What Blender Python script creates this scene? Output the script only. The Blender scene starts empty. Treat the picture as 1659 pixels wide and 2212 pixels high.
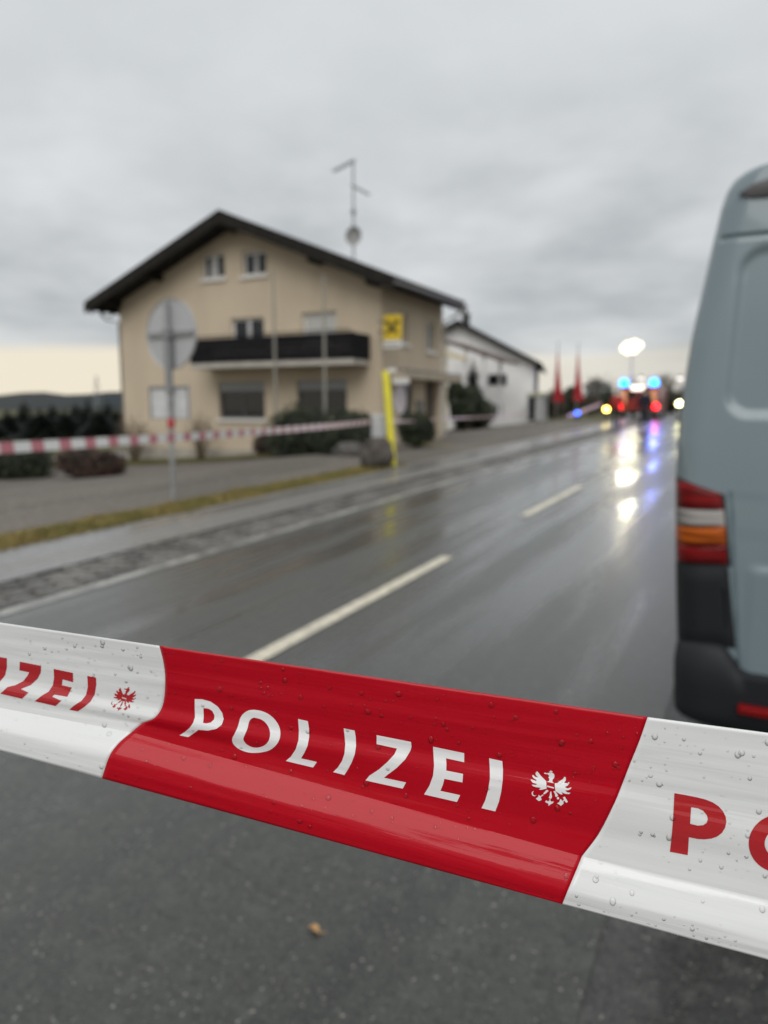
import bpy, bmesh, math, random
from mathutils import Vector, Matrix, noise
from mathutils.bvhtree import BVHTree
from mathutils.geometry import tessellate_polygon
R = math.radians
random.seed(7)
sc = bpy.context.scene
col = sc.collection

# ------------------------------------------------------------------ camera
F, CX, CY, H = 1600.0, 829.5, 1106.0, 1.65          # photo measured in a 1659 x 2212 frame
YAW, PIT = R(26.6), math.atan((CY - 880) / F)
FW = Vector((-math.sin(YAW) * math.cos(PIT), math.cos(YAW) * math.cos(PIT), -math.sin(PIT)))
RT = Vector((math.cos(YAW), math.sin(YAW), 0))
UP = RT.cross(FW)
CAM = Vector((0, 0, H))
cam = bpy.data.cameras.new('camera')
camo = bpy.data.objects.new('camera', cam); col.objects.link(camo)
camo.matrix_world = Matrix.Translation(CAM) @ Matrix((RT, UP, -FW)).transposed().to_4x4()
cam.sensor_fit = 'VERTICAL'; cam.sensor_height = 36; cam.sensor_width = 36
cam.lens = 36 * F / 2212
cam.clip_start = 0.02; cam.clip_end = 6000
cam.dof.use_dof = True; cam.dof.focus_distance = 0.318; cam.dof.aperture_fstop = 7.8
sc.camera = camo
sc.render.resolution_x, sc.render.resolution_y = 768, 1024

# ------------------------------------------------------------------ world, sun, exposure
SUN_EL, SUN_AZ = R(48), R(163)                        # azimuth clockwise from +Y, behind the camera
w = bpy.data.worlds.new('World'); sc.world = w; w.use_nodes = True
nt = w.node_tree; nt.nodes.clear()
def N(t, typ, **kw):
    n = t.nodes.new(typ)
    for k, v in kw.items(): setattr(n, k, v)
    return n
def math_node(t, op, a, b=None, c=None):
    n = N(t, 'ShaderNodeMath', operation=op)
    for i, v in enumerate((a, b, c)):
        if v is None: continue
        if isinstance(v, (int, float)): n.inputs[i].default_value = v
        else: t.links.new(v, n.inputs[i])
    return n.outputs[0]
def mixc(t, fac, a, b, blend='MIX'):
    n = N(t, 'ShaderNodeMix', data_type='RGBA', blend_type=blend)
    for s, v in ((n.inputs[0], fac), (n.inputs[6], a), (n.inputs[7], b)):
        if isinstance(v, (int, float)): s.default_value = v
        elif isinstance(v, tuple): s.default_value = (*v[:3], 1)
        else: t.links.new(v, s)
    return n.outputs[2]
def smooth(t, x, a, b):
    n = N(t, 'ShaderNodeMapRange', interpolation_type='SMOOTHSTEP')
    t.links.new(x, n.inputs[0]); n.inputs[1].default_value = a; n.inputs[2].default_value = b
    return n.outputs[0]
tc = N(nt, 'ShaderNodeTexCoord')
sep = N(nt, 'ShaderNodeSeparateXYZ'); nt.links.new(tc.outputs['Generated'], sep.inputs[0])
zz = math_node(nt, 'MAXIMUM', sep.outputs[2], 0.0)
den = math_node(nt, 'ADD', zz, 0.16)
comb = N(nt, 'ShaderNodeCombineXYZ')
nt.links.new(math_node(nt, 'DIVIDE', sep.outputs[0], den), comb.inputs[0])
nt.links.new(math_node(nt, 'DIVIDE', sep.outputs[1], den), comb.inputs[1])
n1 = N(nt, 'ShaderNodeTexNoise'); n1.inputs['Scale'].default_value = 1.3; n1.inputs['Detail'].default_value = 6; n1.inputs['Roughness'].default_value = 0.5
nt.links.new(comb.outputs[0], n1.inputs['Vector'])
mp = N(nt, 'ShaderNodeMapping'); mp.inputs['Scale'].default_value = (3.0, 3.0, 6.5); mp.inputs['Location'].default_value = (1.7, 0.3, 0.35)
nt.links.new(tc.outputs['Generated'], mp.inputs[0])
n2 = N(nt, 'ShaderNodeTexNoise'); n2.inputs['Scale'].default_value = 1.3; n2.inputs['Detail'].default_value = 4; n2.inputs['Roughness'].default_value = 0.5
nt.links.new(mp.outputs[0], n2.inputs['Vector'])
c1 = smooth(nt, n1.outputs[0], 0.30, 0.70); c2 = smooth(nt, n2.outputs[0], 0.32, 0.66)
lowf = smooth(nt, zz, 0.42, 0.22)                     # bands of cloud show towards the horizon
cm = math_node(nt, 'ADD', math_node(nt, 'MULTIPLY', c1, 0.52), math_node(nt, 'MULTIPLY', c2, 0.48))
cl = mixc(nt, cm, (0.375, 0.40, 0.415), (0.70, 0.715, 0.72))
cl = mixc(nt, math_node(nt, 'MULTIPLY', math_node(nt, 'SUBTRACT', 1.0, lowf), 0.75), cl, (0.635, 0.66, 0.67))
cie = math_node(nt, 'ADD', 0.95, math_node(nt, 'MULTIPLY', zz, 0.25))
nmul = N(nt, 'ShaderNodeVectorMath', operation='SCALE'); nt.links.new(cl, nmul.inputs[0]); nt.links.new(cie, nmul.inputs[3])
edge = math_node(nt, 'ADD', zz, math_node(nt, 'MULTIPLY', math_node(nt, 'SUBTRACT', n2.outputs[0], 0.5), 0.03))
west = smooth(nt, sep.outputs[0], 0.1, -0.75)          # the bright gap under the cloud deck is widest to the west
gap = math_node(nt, 'MULTIPLY', smooth(nt, edge, 0.082, 0.062), math_node(nt, 'ADD', 0.35, math_node(nt, 'MULTIPLY', west, 0.62)))
gl = mixc(nt, gap, nmul.outputs[0], (0.84, 0.76, 0.61))
sky = N(nt, 'ShaderNodeTexSky', sky_type='NISHITA'); sky.sun_disc = False
sky.sun_elevation = SUN_EL; sky.sun_rotation = SUN_AZ
sc10 = N(nt, 'ShaderNodeVectorMath', operation='SCALE'); nt.links.new(gl, sc10.inputs[0]); sc10.inputs[3].default_value = 10.0
fin = mixc(nt, 0.95, sky.outputs[0], sc10.outputs[0])
bg = N(nt, 'ShaderNodeBackground'); bg.inputs[1].default_value = 0.10
nt.links.new(fin, bg.inputs[0])
wo = N(nt, 'ShaderNodeOutputWorld'); nt.links.new(bg.outputs[0], wo.inputs[0])

sun = bpy.data.lights.new('sun', 'SUN'); sun.energy = 1.5; sun.angle = R(50); sun.color = (1, 0.975, 0.94)
suno = bpy.data.objects.new('sun', sun); col.objects.link(suno)
sd = Vector((math.sin(SUN_AZ) * math.cos(SUN_EL), math.cos(SUN_AZ) * math.cos(SUN_EL), math.sin(SUN_EL)))
suno.rotation_euler = sd.to_track_quat('Z', 'Y').to_euler(); suno.location = sd * 50
sc.view_settings.view_transform = 'Standard'; sc.view_settings.look = 'None'
sc.view_settings.exposure = 0.10; sc.view_settings.gamma = 1.0; sc.view_settings.use_curve_mapping = False
sc.render.engine = 'CYCLES'
sc.cycles.use_denoising = True
try: sc.cycles.denoiser = 'OPENIMAGEDENOISE'
except Exception: pass
sc.cycles.use_adaptive_sampling = False
sc.cycles.max_bounces = 6; sc.cycles.diffuse_bounces = 3; sc.cycles.glossy_bounces = 3
sc.cycles.transmission_bounces = 5; sc.cycles.transparent_max_bounces = 6
sc.cycles.sample_clamp_indirect = 8.0

# ------------------------------------------------------------------ photo pixel -> place
def ray(x, y): return FW + RT * ((x - CX) / F) - UP * ((y - CY) / F)
def on_y(x, y, Y): r = ray(x, y); return CAM + r * (Y / r.y)
def on_x(x, y, X): r = ray(x, y); return CAM + r * (X / r.x)
def at_depth(x, y, d): return CAM + ray(x, y) * d
def sstep(a, b, x):
    t = min(1, max(0, (x - a) / (b - a))); return t * t * (3 - 2 * t)
def gz(x, y):
    if y < 56: z = 0.02 * y
    else: z = 1.12 + 0.10 * (1 - math.exp(-(y - 56) / 5.0))
    if y < -10: z = -0.2
    dr = 0.112 * max(0.0, -11.0 - x)
    dr = 1.25 * (1 - math.exp(-dr / 1.25)) * 1.12 if dr > 0 else 0
    return z - dr
def on_ground(x, y, off=0.0):
    r = ray(x, y); t = 1.0
    lo, hi = 0.2, 400.0
    for _ in range(60):
        m = (lo + hi) / 2; p = CAM + r * m
        if p.z > gz(p.x, p.y) + off: lo = m
        else: hi = m
    return CAM + r * lo
def bend(y): return -0.0022 * max(0.0, y - 32) ** 2 if y < 62 else -0.0022 * 900 - 0.132 * (y - 62)

# ------------------------------------------------------------------ materials
MATS = {}
def mat(name, color, rough=0.6, var=None, vscale=6.0, metal=0.0, bump=None, spec=0.5, coat=0.0,
        emit=None, estr=0.0, trans=0.0, ior=1.45, stretch=None, rvar=0.0, detail=4.0, lo=0.35, hi=0.65):
    if name in MATS: return MATS[name]
    m = bpy.data.materials.new(name); m.use_nodes = True; t = m.node_tree
    b = t.nodes['Principled BSDF']
    b.inputs['Base Color'].default_value = (*color, 1); b.inputs['Roughness'].default_value = rough
    b.inputs['Metallic'].default_value = metal; b.inputs['Specular IOR Level'].default_value = spec
    b.inputs['Coat Weight'].default_value = coat; b.inputs['Coat Roughness'].default_value = 0.05
    b.inputs['Transmission Weight'].default_value = trans; b.inputs['IOR'].default_value = ior
    if emit:
        b.inputs['Emission Color'].default_value = (*emit, 1); b.inputs['Emission Strength'].default_value = estr
    if var or bump or rvar:
        tcn = N(t, 'ShaderNodeTexCoord'); mpn = N(t, 'ShaderNodeMapping')
        if stretch: mpn.inputs['Scale'].default_value = stretch
        t.links.new(tcn.outputs['Object'], mpn.inputs[0])
        nz = N(t, 'ShaderNodeTexNoise'); nz.inputs['Scale'].default_value = vscale; nz.inputs['Detail'].default_value = detail
        t.links.new(mpn.outputs[0], nz.inputs['Vector'])
        f = smooth(t, nz.outputs[0], lo, hi)
        if var: t.links.new(mixc(t, f, color, var), b.inputs['Base Color'])
        if rvar:
            t.links.new(math_node(t, 'ADD', rough, math_node(t, 'MULTIPLY', f, rvar)), b.inputs['Roughness'])
    if bump:
        nb = N(t, 'ShaderNodeTexNoise'); nb.inputs['Scale'].default_value = bump[0]; nb.inputs['Detail'].default_value = 3
        t.links.new(mpn.outputs[0], nb.inputs['Vector'])
        bn = N(t, 'ShaderNodeBump'); bn.inputs['Strength'].default_value = bump[1]; bn.inputs['Distance'].default_value = bump[2] if len(bump) > 2 else 0.01
        t.links.new(nb.outputs[0], bn.inputs['Height']); t.links.new(bn.outputs[0], b.inputs['Normal'])
    MATS[name] = m
    return m

def asphalt(name, dry, wet, rdry, rwet, wetbias, speck=True, film_w=0.8, grit=0.45):
    """Rain-wet asphalt: wet streaks run along the road, stones show in the surface."""
    m = bpy.data.materials.new(name); m.use_nodes = True; t = m.node_tree; b = t.nodes['Principled BSDF']
    tcn = N(t, 'ShaderNodeTexCoord')
    def nz(scale, st, det=4, rough=0.5):
        mpn = N(t, 'ShaderNodeMapping'); mpn.inputs['Scale'].default_value = st
        t.links.new(tcn.outputs['Object'], mpn.inputs[0])
        n = N(t, 'ShaderNodeTexNoise'); n.inputs['Scale'].default_value = scale; n.inputs['Detail'].default_value = det; n.inputs['Roughness'].default_value = rough
        t.links.new(mpn.outputs[0], n.inputs['Vector']); return n.outputs[0]
    streak = smooth(t, nz(0.9, (1.9, 0.11, 1), 5, 0.6), 0.43 + wetbias, 0.57 + wetbias)
    patch = smooth(t, nz(0.55, (1, 0.6, 1), 4), 0.35, 0.7)
    fine = nz(260, (1, 1, 1), 2)
    stones = nz(120, (1, 1, 1), 2, 0.6)
    c = mixc(t, streak, wet, dry)
    c = mixc(t, math_node(t, 'MULTIPLY', patch, 0.35), c, tuple(v * 0.7 for v in dry))
    if speck:
        c = mixc(t, math_node(t, 'MULTIPLY', smooth(t, stones, 0.55, 0.74), 0.50), c, (0.22, 0.21, 0.185))
        c = mixc(t, math_node(t, 'MULTIPLY', smooth(t, stones, 0.45, 0.25), 0.6), c, tuple(v * 0.4 for v in wet))
    t.links.new(c, b.inputs['Base Color'])
    t.links.new(math_node(t, 'ADD', rwet, math_node(t, 'MULTIPLY', streak, rdry - rwet)), b.inputs['Roughness'])
    mott = nz(34, (1, 1, 1), 3, 0.6)
    c = mixc(t, math_node(t, 'MULTIPLY', smooth(t, mott, 0.52, 0.30), 0.6), c, tuple(v * 0.45 for v in wet))
    c = mixc(t, math_node(t, 'MULTIPLY', smooth(t, nz(60, (1, 1, 1), 1), 0.69, 0.76), 0.6), c, (0.38, 0.36, 0.31))
    c = mixc(t, math_node(t, 'MULTIPLY', smooth(t, nz(11, (1, 1, 1), 5, 0.65), 0.52, 0.66), grit), c, tuple(v * 1.7 for v in dry))
    t.links.new(c, b.inputs['Base Color'])
    b.inputs['Specular IOR Level'].default_value = 0.2
    b.inputs['Coat Weight'].default_value = film_w; b.inputs['Coat IOR'].default_value = 1.42
    t.links.new(math_node(t, 'ADD', 0.15, math_node(t, 'MULTIPLY', streak, 0.20)), b.inputs['Coat Roughness'])
    bn = N(t, 'ShaderNodeBump'); bn.inputs['Strength'].default_value = 0.5; bn.inputs['Distance'].default_value = 0.003
    t.links.new(math_node(t, 'ADD', fine, stones), bn.inputs['Height'])
    bn2 = N(t, 'ShaderNodeBump'); bn2.inputs['Strength'].default_value = 0.3; bn2.inputs['Distance'].default_value = 0.016
    t.links.new(nz(5.0, (0.7, 1.5, 1), 5, 0.6), bn2.inputs['Height']); t.links.new(bn.outputs[0], bn2.inputs['Normal'])
    t.links.new(bn2.outputs[0], b.inputs['Normal'])
    return m

# ------------------------------------------------------------------ mesh building
class MB:
    def __init__(s): s.v = []; s.f = []; s.mi = []
    def face(s, pts, mi=0):
        i = len(s.v); s.v += [Vector(p) for p in pts]; s.f.append(list(range(i, i + len(pts)))); s.mi.append(mi)
    def add(s, verts, faces, mi=0):
        i = len(s.v); s.v += [Vector(p) for p in verts]
        for f in faces: s.f.append([i + k for k in f]); s.mi.append(mi)
    def box(s, x0, y0, z0, x1, y1, z1, mi=0):
        p = [(x0,y0,z0),(x1,y0,z0),(x1,y1,z0),(x0,y1,z0),(x0,y0,z1),(x1,y0,z1),(x1,y1,z1),(x0,y1,z1)]
        s.add(p, [(0,3,2,1),(4,5,6,7),(0,1,5,4),(1,2,6,5),(2,3,7,6),(3,0,4,7)], mi); return s
    def rbox(s, x0, y0, z0, x1, y1, z1, b=0.02, mi=0):
        """box with chamfered edges"""
        bm = bmesh.new(); bmesh.ops.create_cube(bm, size=1)
        for v in bm.verts: v.co = Vector(((x0+x1)/2 + v.co.x*(x1-x0), (y0+y1)/2 + v.co.y*(y1-y0), (z0+z1)/2 + v.co.z*(z1-z0)))
        bmesh.ops.bevel(bm, geom=bm.edges[:], offset=b, segments=2, profile=0.5, affect='EDGES')
        bm.verts.index_update()
        s.add([v.co.copy() for v in bm.verts], [[v.index for v in f.verts] for f in bm.faces], mi); bm.free(); return s
    def tube(s, path, r, n=8, mi=0, caps=True):
        path = [Vector(p) for p in path]; rs = r if isinstance(r, (list, tuple)) else [r] * len(path)
        i0 = len(s.v); ref = None
        for k, p in enumerate(path):
            d = (path[min(k+1, len(path)-1)] - path[max(k-1, 0)]).normalized()
            a = d.orthogonal().normalized() if ref is None else (ref - d * ref.dot(d)).normalized()
            ref = a; b = d.cross(a)
            for j in range(n):
                t = 2 * math.pi * j / n
                s.v.append(p + (a * math.cos(t) + b * math.sin(t)) * rs[k])
        for k in range(len(path) - 1):
            for j in range(n):
                s.f.append([i0 + k*n + j, i0 + k*n + (j+1) % n, i0 + (k+1)*n + (j+1) % n, i0 + (k+1)*n + j]); s.mi.append(mi)
        if caps:
            s.f.append([i0 + j for j in reversed(range(n))]); s.mi.append(mi)
            s.f.append([i0 + (len(path)-1)*n + j for j in range(n)]); s.mi.append(mi)
        return s
    def prism(s, poly, a, b, mi=0):
        """poly of points extruded by vector b, starting offset a"""
        a = Vector(a); b = Vector(b); p = [Vector(q) + a for q in poly]; n = len(p)
        i = len(s.v); s.v += p + [q + b for q in p]
        s.f.append([i + k for k in range(n)]); s.f.append([i + n + k for k in reversed(range(n))]); s.mi += [mi, mi]
        for k in range(n): s.f.append([i + k, i + n + k, i + n + (k+1) % n, i + (k+1) % n]); s.mi.append(mi)
        return s
    def lathe(s, c, prof, n=20, mi=0, axis='z'):
        c = Vector(c); i = len(s.v)
        for (r, h) in prof:
            for j in range(n):
                t = 2 * math.pi * j / n; a, b = r * math.cos(t), r * math.sin(t)
                s.v.append(c + (Vector((a, b, h)) if axis == 'z' else Vector((a, h, b)) if axis == 'y' else Vector((h, a, b))))
        for k in range(len(prof) - 1):
            for j in range(n): s.f.append([i+k*n+j, i+k*n+(j+1)%n, i+(k+1)*n+(j+1)%n, i+(k+1)*n+j]); s.mi.append(mi)
        for k, o in ((0, 1), (len(prof)-1, 0)):
            if prof[k][0] > 1e-6: s.f.append([i+k*n+j for j in range(n)]); s.mi.append(mi)
        return s
    def grid(s, P, mi=0, close=False):
        """P[i][j] rows of points"""
        i0 = len(s.v); n = len(P[0])
        for row in P: s.v += [Vector(p) for p in row]
        for a in range(len(P) - 1):
            for b in range(n - 1 if not close else n):
                s.f.append([i0 + a*n + b, i0 + a*n + (b+1) % n, i0 + (a+1)*n + (b+1) % n, i0 + (a+1)*n + b]); s.mi.append(mi)
        return s
    def build(s, name, mats, parent=None, smooth=False, weld=0.0, angle=None, fixn=True):
        org = root_of(parent).location if parent else Vector((0, 0, 0))
        me = bpy.data.meshes.new(name)
        me.from_pydata([tuple(v - org) for v in s.v], [], s.f)
        for m in (mats if isinstance(mats, (list, tuple)) else [mats]): me.materials.append(m)
        for p, k in zip(me.polygons, s.mi): p.material_index = k
        bm = bmesh.new(); bm.from_mesh(me)
        if weld: bmesh.ops.remove_doubles(bm, verts=bm.verts, dist=weld)
        if fixn: bmesh.ops.recalc_face_normals(bm, faces=bm.faces)
        bm.to_mesh(me); bm.free()
        if smooth:
            for p in me.polygons: p.use_smooth = True
            if angle: me.set_sharp_from_angle(angle=R(angle))
        o = bpy.data.objects.new(name, me); col.objects.link(o)
        if parent: o.parent = parent
        return o
def root_of(o):
    while o.parent: o = o.parent
    return o
def tag(o, label=None, cat=None, group=None, kind=None):
    if label: o['label'] = label
    if cat: o['category'] = cat
    if group: o['group'] = group
    if kind: o['kind'] = kind
    return o
def thing(name, loc, label, cat, group=None):
    o = bpy.data.objects.new(name, None); col.objects.link(o); o.location = loc; o.empty_display_size = 0.2
    return tag(o, label, cat, group)
def copy_tree(o, parent=None):
    c = o.copy(); col.objects.link(c); c.parent = parent
    for ch in list(o.children): copy_tree(ch, c)
    return c

# ================================================================== SETTING
def strip(name, fl, fr, ys, dz, m, nx=2, parent=None):
    b = MB(); P = []
    for y in ys:
        xl, xr = fl(y), fr(y)
        P.append([(xl + (xr - xl) * i / nx, y, gz(xl + (xr - xl) * i / nx, y) + dz) for i in range(nx + 1)])
    b.grid(P); return b.build(name, m, parent)
def frange(a, b, st):
    out = []
    while a < b - 1e-6: out.append(a); a += st
    return out + [b]
xs = [-3000, -1500, -700, -350, -200, -120, -80] + frange(-60, 24, 1.5) + [40, 80, 160, 320, 700, 1500, 3000]
ys = [-300, -120, -50, -20, -10] + frange(-8, 70, 1.5) + [80, 100, 140, 200, 320, 500, 900, 1600, 3000]
b = MB(); b.grid([[(x, y, gz(x, y) - 0.035) for x in xs] for y in ys])
m_grass = mat('meadow', (0.06, 0.065, 0.02), 0.9, var=(0.10, 0.085, 0.035), vscale=1.2, bump=(30, 0.6, 0.03))
tag(b.build('ground', m_grass, smooth=True), 'dull winter meadow ground around the street', 'ground', kind='structure')

m_road = asphalt('road_asphalt', (0.042, 0.044, 0.038), (0.017, 0.018, 0.015), 0.45, 0.22, -0.01, film_w=1.0)
m_shoulder = asphalt('shoulder_asphalt', (0.062, 0.062, 0.058), (0.035, 0.036, 0.034), 0.55, 0.35, 0.05, film_w=0.5)
m_walk = asphalt('sidewalk_asphalt', (0.20, 0.19, 0.178), (0.135, 0.128, 0.12), 0.55, 0.34, -0.02, film_w=0.7)
m_lot = asphalt('lot_asphalt', (0.165, 0.147, 0.127), (0.105, 0.093, 0.08), 0.85, 0.7, 0.0, film_w=0.0, grit=0.7)
YR = [-30, -20, -12, -10] + frange(-8, 64, 1.0) + [70, 80, 100, 130, 170]
RL, RR = -5.2, -0.33
road = strip('road', lambda y: RL + bend(y), lambda y: RR + bend(y) * 0.9, YR, 0.0, m_road, 6)
tag(road, 'rain-wet grey asphalt road running uphill past the houses', 'road', kind='structure')
sh = strip('road_shoulder', lambda y: RR - 0.03 + bend(y) * 0.9, lambda y: 5.2 + bend(y) * 0.8, YR, -0.006, m_shoulder, 4)
tag(sh, 'rougher dark asphalt shoulder under the parked van', 'road', kind='structure')
m_paint = mat('lane_paint', (0.74, 0.68, 0.54), 0.42, var=(0.50, 0.46, 0.37), vscale=14, bump=(90, 0.3, 0.004))
m_worn = mat('worn_paint', (0.15, 0.148, 0.14), 0.35, var=(0.42, 0.41, 0.38), vscale=5, stretch=(1.5, 0.8, 1), detail=8, lo=0.30, hi=0.68)
def dash(y0, y1, x=-2.74, wd=0.062, m=m_paint):
    return strip('lane_dash', lambda y: x - wd + bend(y), lambda y: x + wd + bend(y), frange(y0, y1, 0.5), 0.006, m, 1, road)
dash(3.30, 6.93); dash(9.71, 13.29)
dash(16.2, 19.7, m=m_worn); dash(22.6, 26.1, m=m_worn); dash(-3.0, 0.4)
strip('edge_line', lambda y: -5.19 + bend(y), lambda y: -5.06 + bend(y), frange(-2, 40, 0.5), 0.005, m_worn, 1, road)

# gutter of setts, three rows, stones laid one by one near the camera
gut = strip('gutter', lambda y: -5.98 + bend(y), lambda y: RL - 0.004 + bend(y), frange(-8, 60, 1.0), -0.022, mat('gutter_joint', (0.085, 0.08, 0.07), 0.6), 1)
tag(gut, 'gutter of dark wet stone setts between road and sidewalk', 'gutter', kind='structure')
m_sett = [mat('sett_%d' % i, c, 0.28, var=tuple(k * 0.6 for k in c), vscale=9, rvar=0.3, bump=(40, 0.4, 0.01)) for i, c in
          enumerate([(0.17, 0.16, 0.143), (0.13, 0.123, 0.113), (0.205, 0.195, 0.18), (0.095, 0.09, 0.083)])]
proto = []
for m in m_sett:
    b = MB(); b.rbox(-0.105, -0.098, -0.05, 0.105, 0.098, 0.02, 0.022)
    o = b.build('sett', m, gut, smooth=True, angle=50); proto.append(o)
k = 0
for i in range(94):
    for r in range(3):
        x = -5.345 - r * 0.243 + random.uniform(-.012, .012); y = 1.2 + i * 0.235 + (0.1 if r % 2 else 0) + random.uniform(-.012, .012)
        q = random.choices((0, 1, 2, 3), (4, 4, 2, 3))[0]
        o = proto[k] if k < 4 else proto[q].copy()
        if k >= 4: col.objects.link(o); o.parent = gut
        o.location = (x, y, gz(x, y) - 0.012 + random.uniform(-.007, .007)); o.rotation_euler = (random.uniform(-.04, .04), random.uniform(-.04, .04), random.uniform(-.05, .05))
        k += 1
b = MB()
for i in range(155):
    for r in range(3):
        x = -5.345 - r * 0.243; y = 1.2 + (94 + i) * 0.235 + (0.1 if r % 2 else 0)
        x += bend(y); z = gz(x, y)
        b.box(x - .105, y - .1, z - .04, x + .105, y + .1, z + random.uniform(-.004, .008))
tag(b.build('far_setts', m_sett[0], gut), kind='stuff')

wk = strip('sidewalk', lambda y: -7.22 + bend(y), lambda y: -5.965 + bend(y), YR, 0.014, m_walk, 2)
tag(wk, 'grey asphalt sidewalk between the gutter and the grass verge', 'sidewalk', kind='structure')
# parking lot in front of the house; the verge ends at the boulder, beyond it the lot meets the sidewalk
lot1 = strip('parking_lot', lambda y: -30 if y < 9.6 else -30, lambda y: -8.12 if y < 15.4 else -7.215 + bend(y),
             [-12, -8, -4, 0] + frange(1, 15.0, 1.0) + [15.39, 15.41] + frange(16, 44, 1.0), -0.008, m_lot, 16)
tag(lot1, 'grey asphalt parking lot between the verge and the beige house', 'parking lot', kind='structure')
vg = strip('verge', lambda y: -8.2, lambda y: -7.21, frange(-6, 15.8, 0.4), -0.004, mat('verge_soil', (0.07, 0.058, 0.02), 0.9, var=(0.12, 0.10, 0.03), vscale=8), 3)
tag(vg, 'narrow verge of soil under yellowed grass', 'verge', kind='structure')
m_tuft = mat('winter_grass', (0.15, 0.145, 0.035), 0.75, var=(0.29, 0.225, 0.075), vscale=2.0)
m_tuft2 = mat('winter_grass_brown', (0.21, 0.13, 0.055), 0.8, var=(0.26, 0.2, 0.06), vscale=4)
def blades(name, pts, hgt, mats, label):
    b = MB()
    for (x, y) in pts:
        z = gz(x, y) - 0.01; a = random.uniform(0, 6.28); h = hgt * random.uniform(.4, 1.2); wd = random.uniform(.005, .011)
        dx, dy = math.cos(a), math.sin(a); l = random.uniform(.01, .09)
        b.face([(x - dy * wd, y + dx * wd, z), (x + dy * wd, y - dx * wd, z), (x + dx * l, y + dy * l, z + h)], 0 if random.random() < .78 else 1)
    return tag(b.build(name, mats, fixn=False), label, 'grass', kind='stuff')
pts = []
for _ in range(34000):
    y = -3 + 18.6 * random.random(); e = 0.10 * noise.noise(Vector((0, y * 1.3, 3)))
    x = random.uniform(-8.02 + e * 2.6, -7.22 + e * 1.8); pts.append((x, y))
blades('verge_grass', pts, 0.075, [m_tuft, m_tuft2], 'short yellow-green winter grass along the sidewalk')
pts = [(x, y) for x, y in ((random.uniform(-29, -11.5), random.uniform(19.3, 22.0)) for _ in range(9000))]
bed = strip('garden_bed', lambda y: -30, lambda y: -11.9, frange(19.0, 22.3, 0.3), 0.004, mat('bed_soil', (0.05, 0.045, 0.022), 0.95, var=(0.075, 0.075, 0.03), vscale=3), 16)
tag(bed, 'dark planted strip along the foot of the beige house', 'garden bed', kind='structure')
blades('garden_grass', pts, 0.12, [mat('garden_green', (0.07, 0.085, 0.02), 0.8, var=(0.11, 0.10, 0.03), vscale=2), m_tuft2], 'thin green garden grass in front of the beige house')
# yellow paint marks by the entrance
m_yel = mat('yellow_paint', (0.55, 0.42, 0.05), 0.5, var=(0.36, 0.30, 0.08), vscale=9)
for (pa, pb) in (((884, 968), (978, 958)), ((893, 962), (935, 956))):
    A, B = on_ground(*pa), on_ground(*pb); d = (B - A).normalized(); n_ = Vector((-d.y, d.x, 0)) * 0.06
    b = MB(); b.face([p + Vector((0, 0, 0)) for p in (A - n_, A + n_, B + n_, B - n_)])
    for v in b.v: v.z = gz(v.x, v.y) + 0.004
    b.build('bay_marking', m_yel, lot1)

# far hills
m_hill = mat('hill_wood', (0.035, 0.045, 0.05), 0.95, var=(0.05, 0.055, 0.055), vscale=0.02)
b = MB(); P = []
for i in range(121):
    a = R(-80 + i * 1.4 + 40); rad = 520
    top = 6.0 + 7.5 * noise.fractal(Vector((i * 0.13, 4.2, 0)), 0.8, 2.0, 4) + 3.0
    base = Vector((-math.sin(a) * rad, math.cos(a) * rad, 0))
    P.append([(base.x, base.y, -6), (base.x * 1.02, base.y * 1.02, max(2.5, top)), (base.x * 1.3, base.y * 1.3, max(2, top) * 0.9), (base.x * 1.7, base.y * 1.7, -6)])
b.grid(P); tag(b.build('hills', m_hill, smooth=True), 'low dark wooded hills along the horizon', 'hills', kind='structure')

# ================================================================== VEGETATION
def leafmat(n, c, v): return mat(n, c, 0.6, var=v, vscale=2.5)
m_dark = leafmat('yew_leaf', (0.012, 0.018, 0.008), (0.032, 0.042, 0.015))
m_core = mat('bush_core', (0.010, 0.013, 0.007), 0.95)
m_rust = leafmat('rust_leaf', (0.042, 0.022, 0.016), (0.075, 0.04, 0.028))
m_con = leafmat('conifer_needle', (0.013, 0.020, 0.016), (0.026, 0.036, 0.027))
m_bark = mat('bark', (0.07, 0.055, 0.042), 0.9, var=(0.12, 0.10, 0.08), vscale=12, stretch=(1, 1, .2), bump=(30, .6, .01))
m_twig = mat('twig', (0.20, 0.155, 0.10), 0.85, var=(0.11, 0.085, 0.06), vscale=6)
def leaf_cloud(b, c, rad, n, s, flat=0.0):
    c = Vector(c)
    for _ in range(n):
        d = Vector((random.gauss(0, 1), random.gauss(0, 1), random.gauss(0, 1))).normalized()
        lump = 1 + 0.22 * noise.noise(d * 2.3 + c) + 0.12 * noise.noise(d * 6 + c)
        r = random.uniform(0.72, 1.04) * lump
        p = c + Vector((d.x * rad[0], d.y * rad[1], d.z * rad[2])) * r
        a = Vector((random.gauss(0, 1), random.gauss(0, 1), random.gauss(0, 1))).normalized(); q = a.orthogonal().normalized(); k = s * random.uniform(.6, 1.4)
        b.face([p - a * k, p + q * k * .45, p + a * k, p - q * k * .45])
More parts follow.
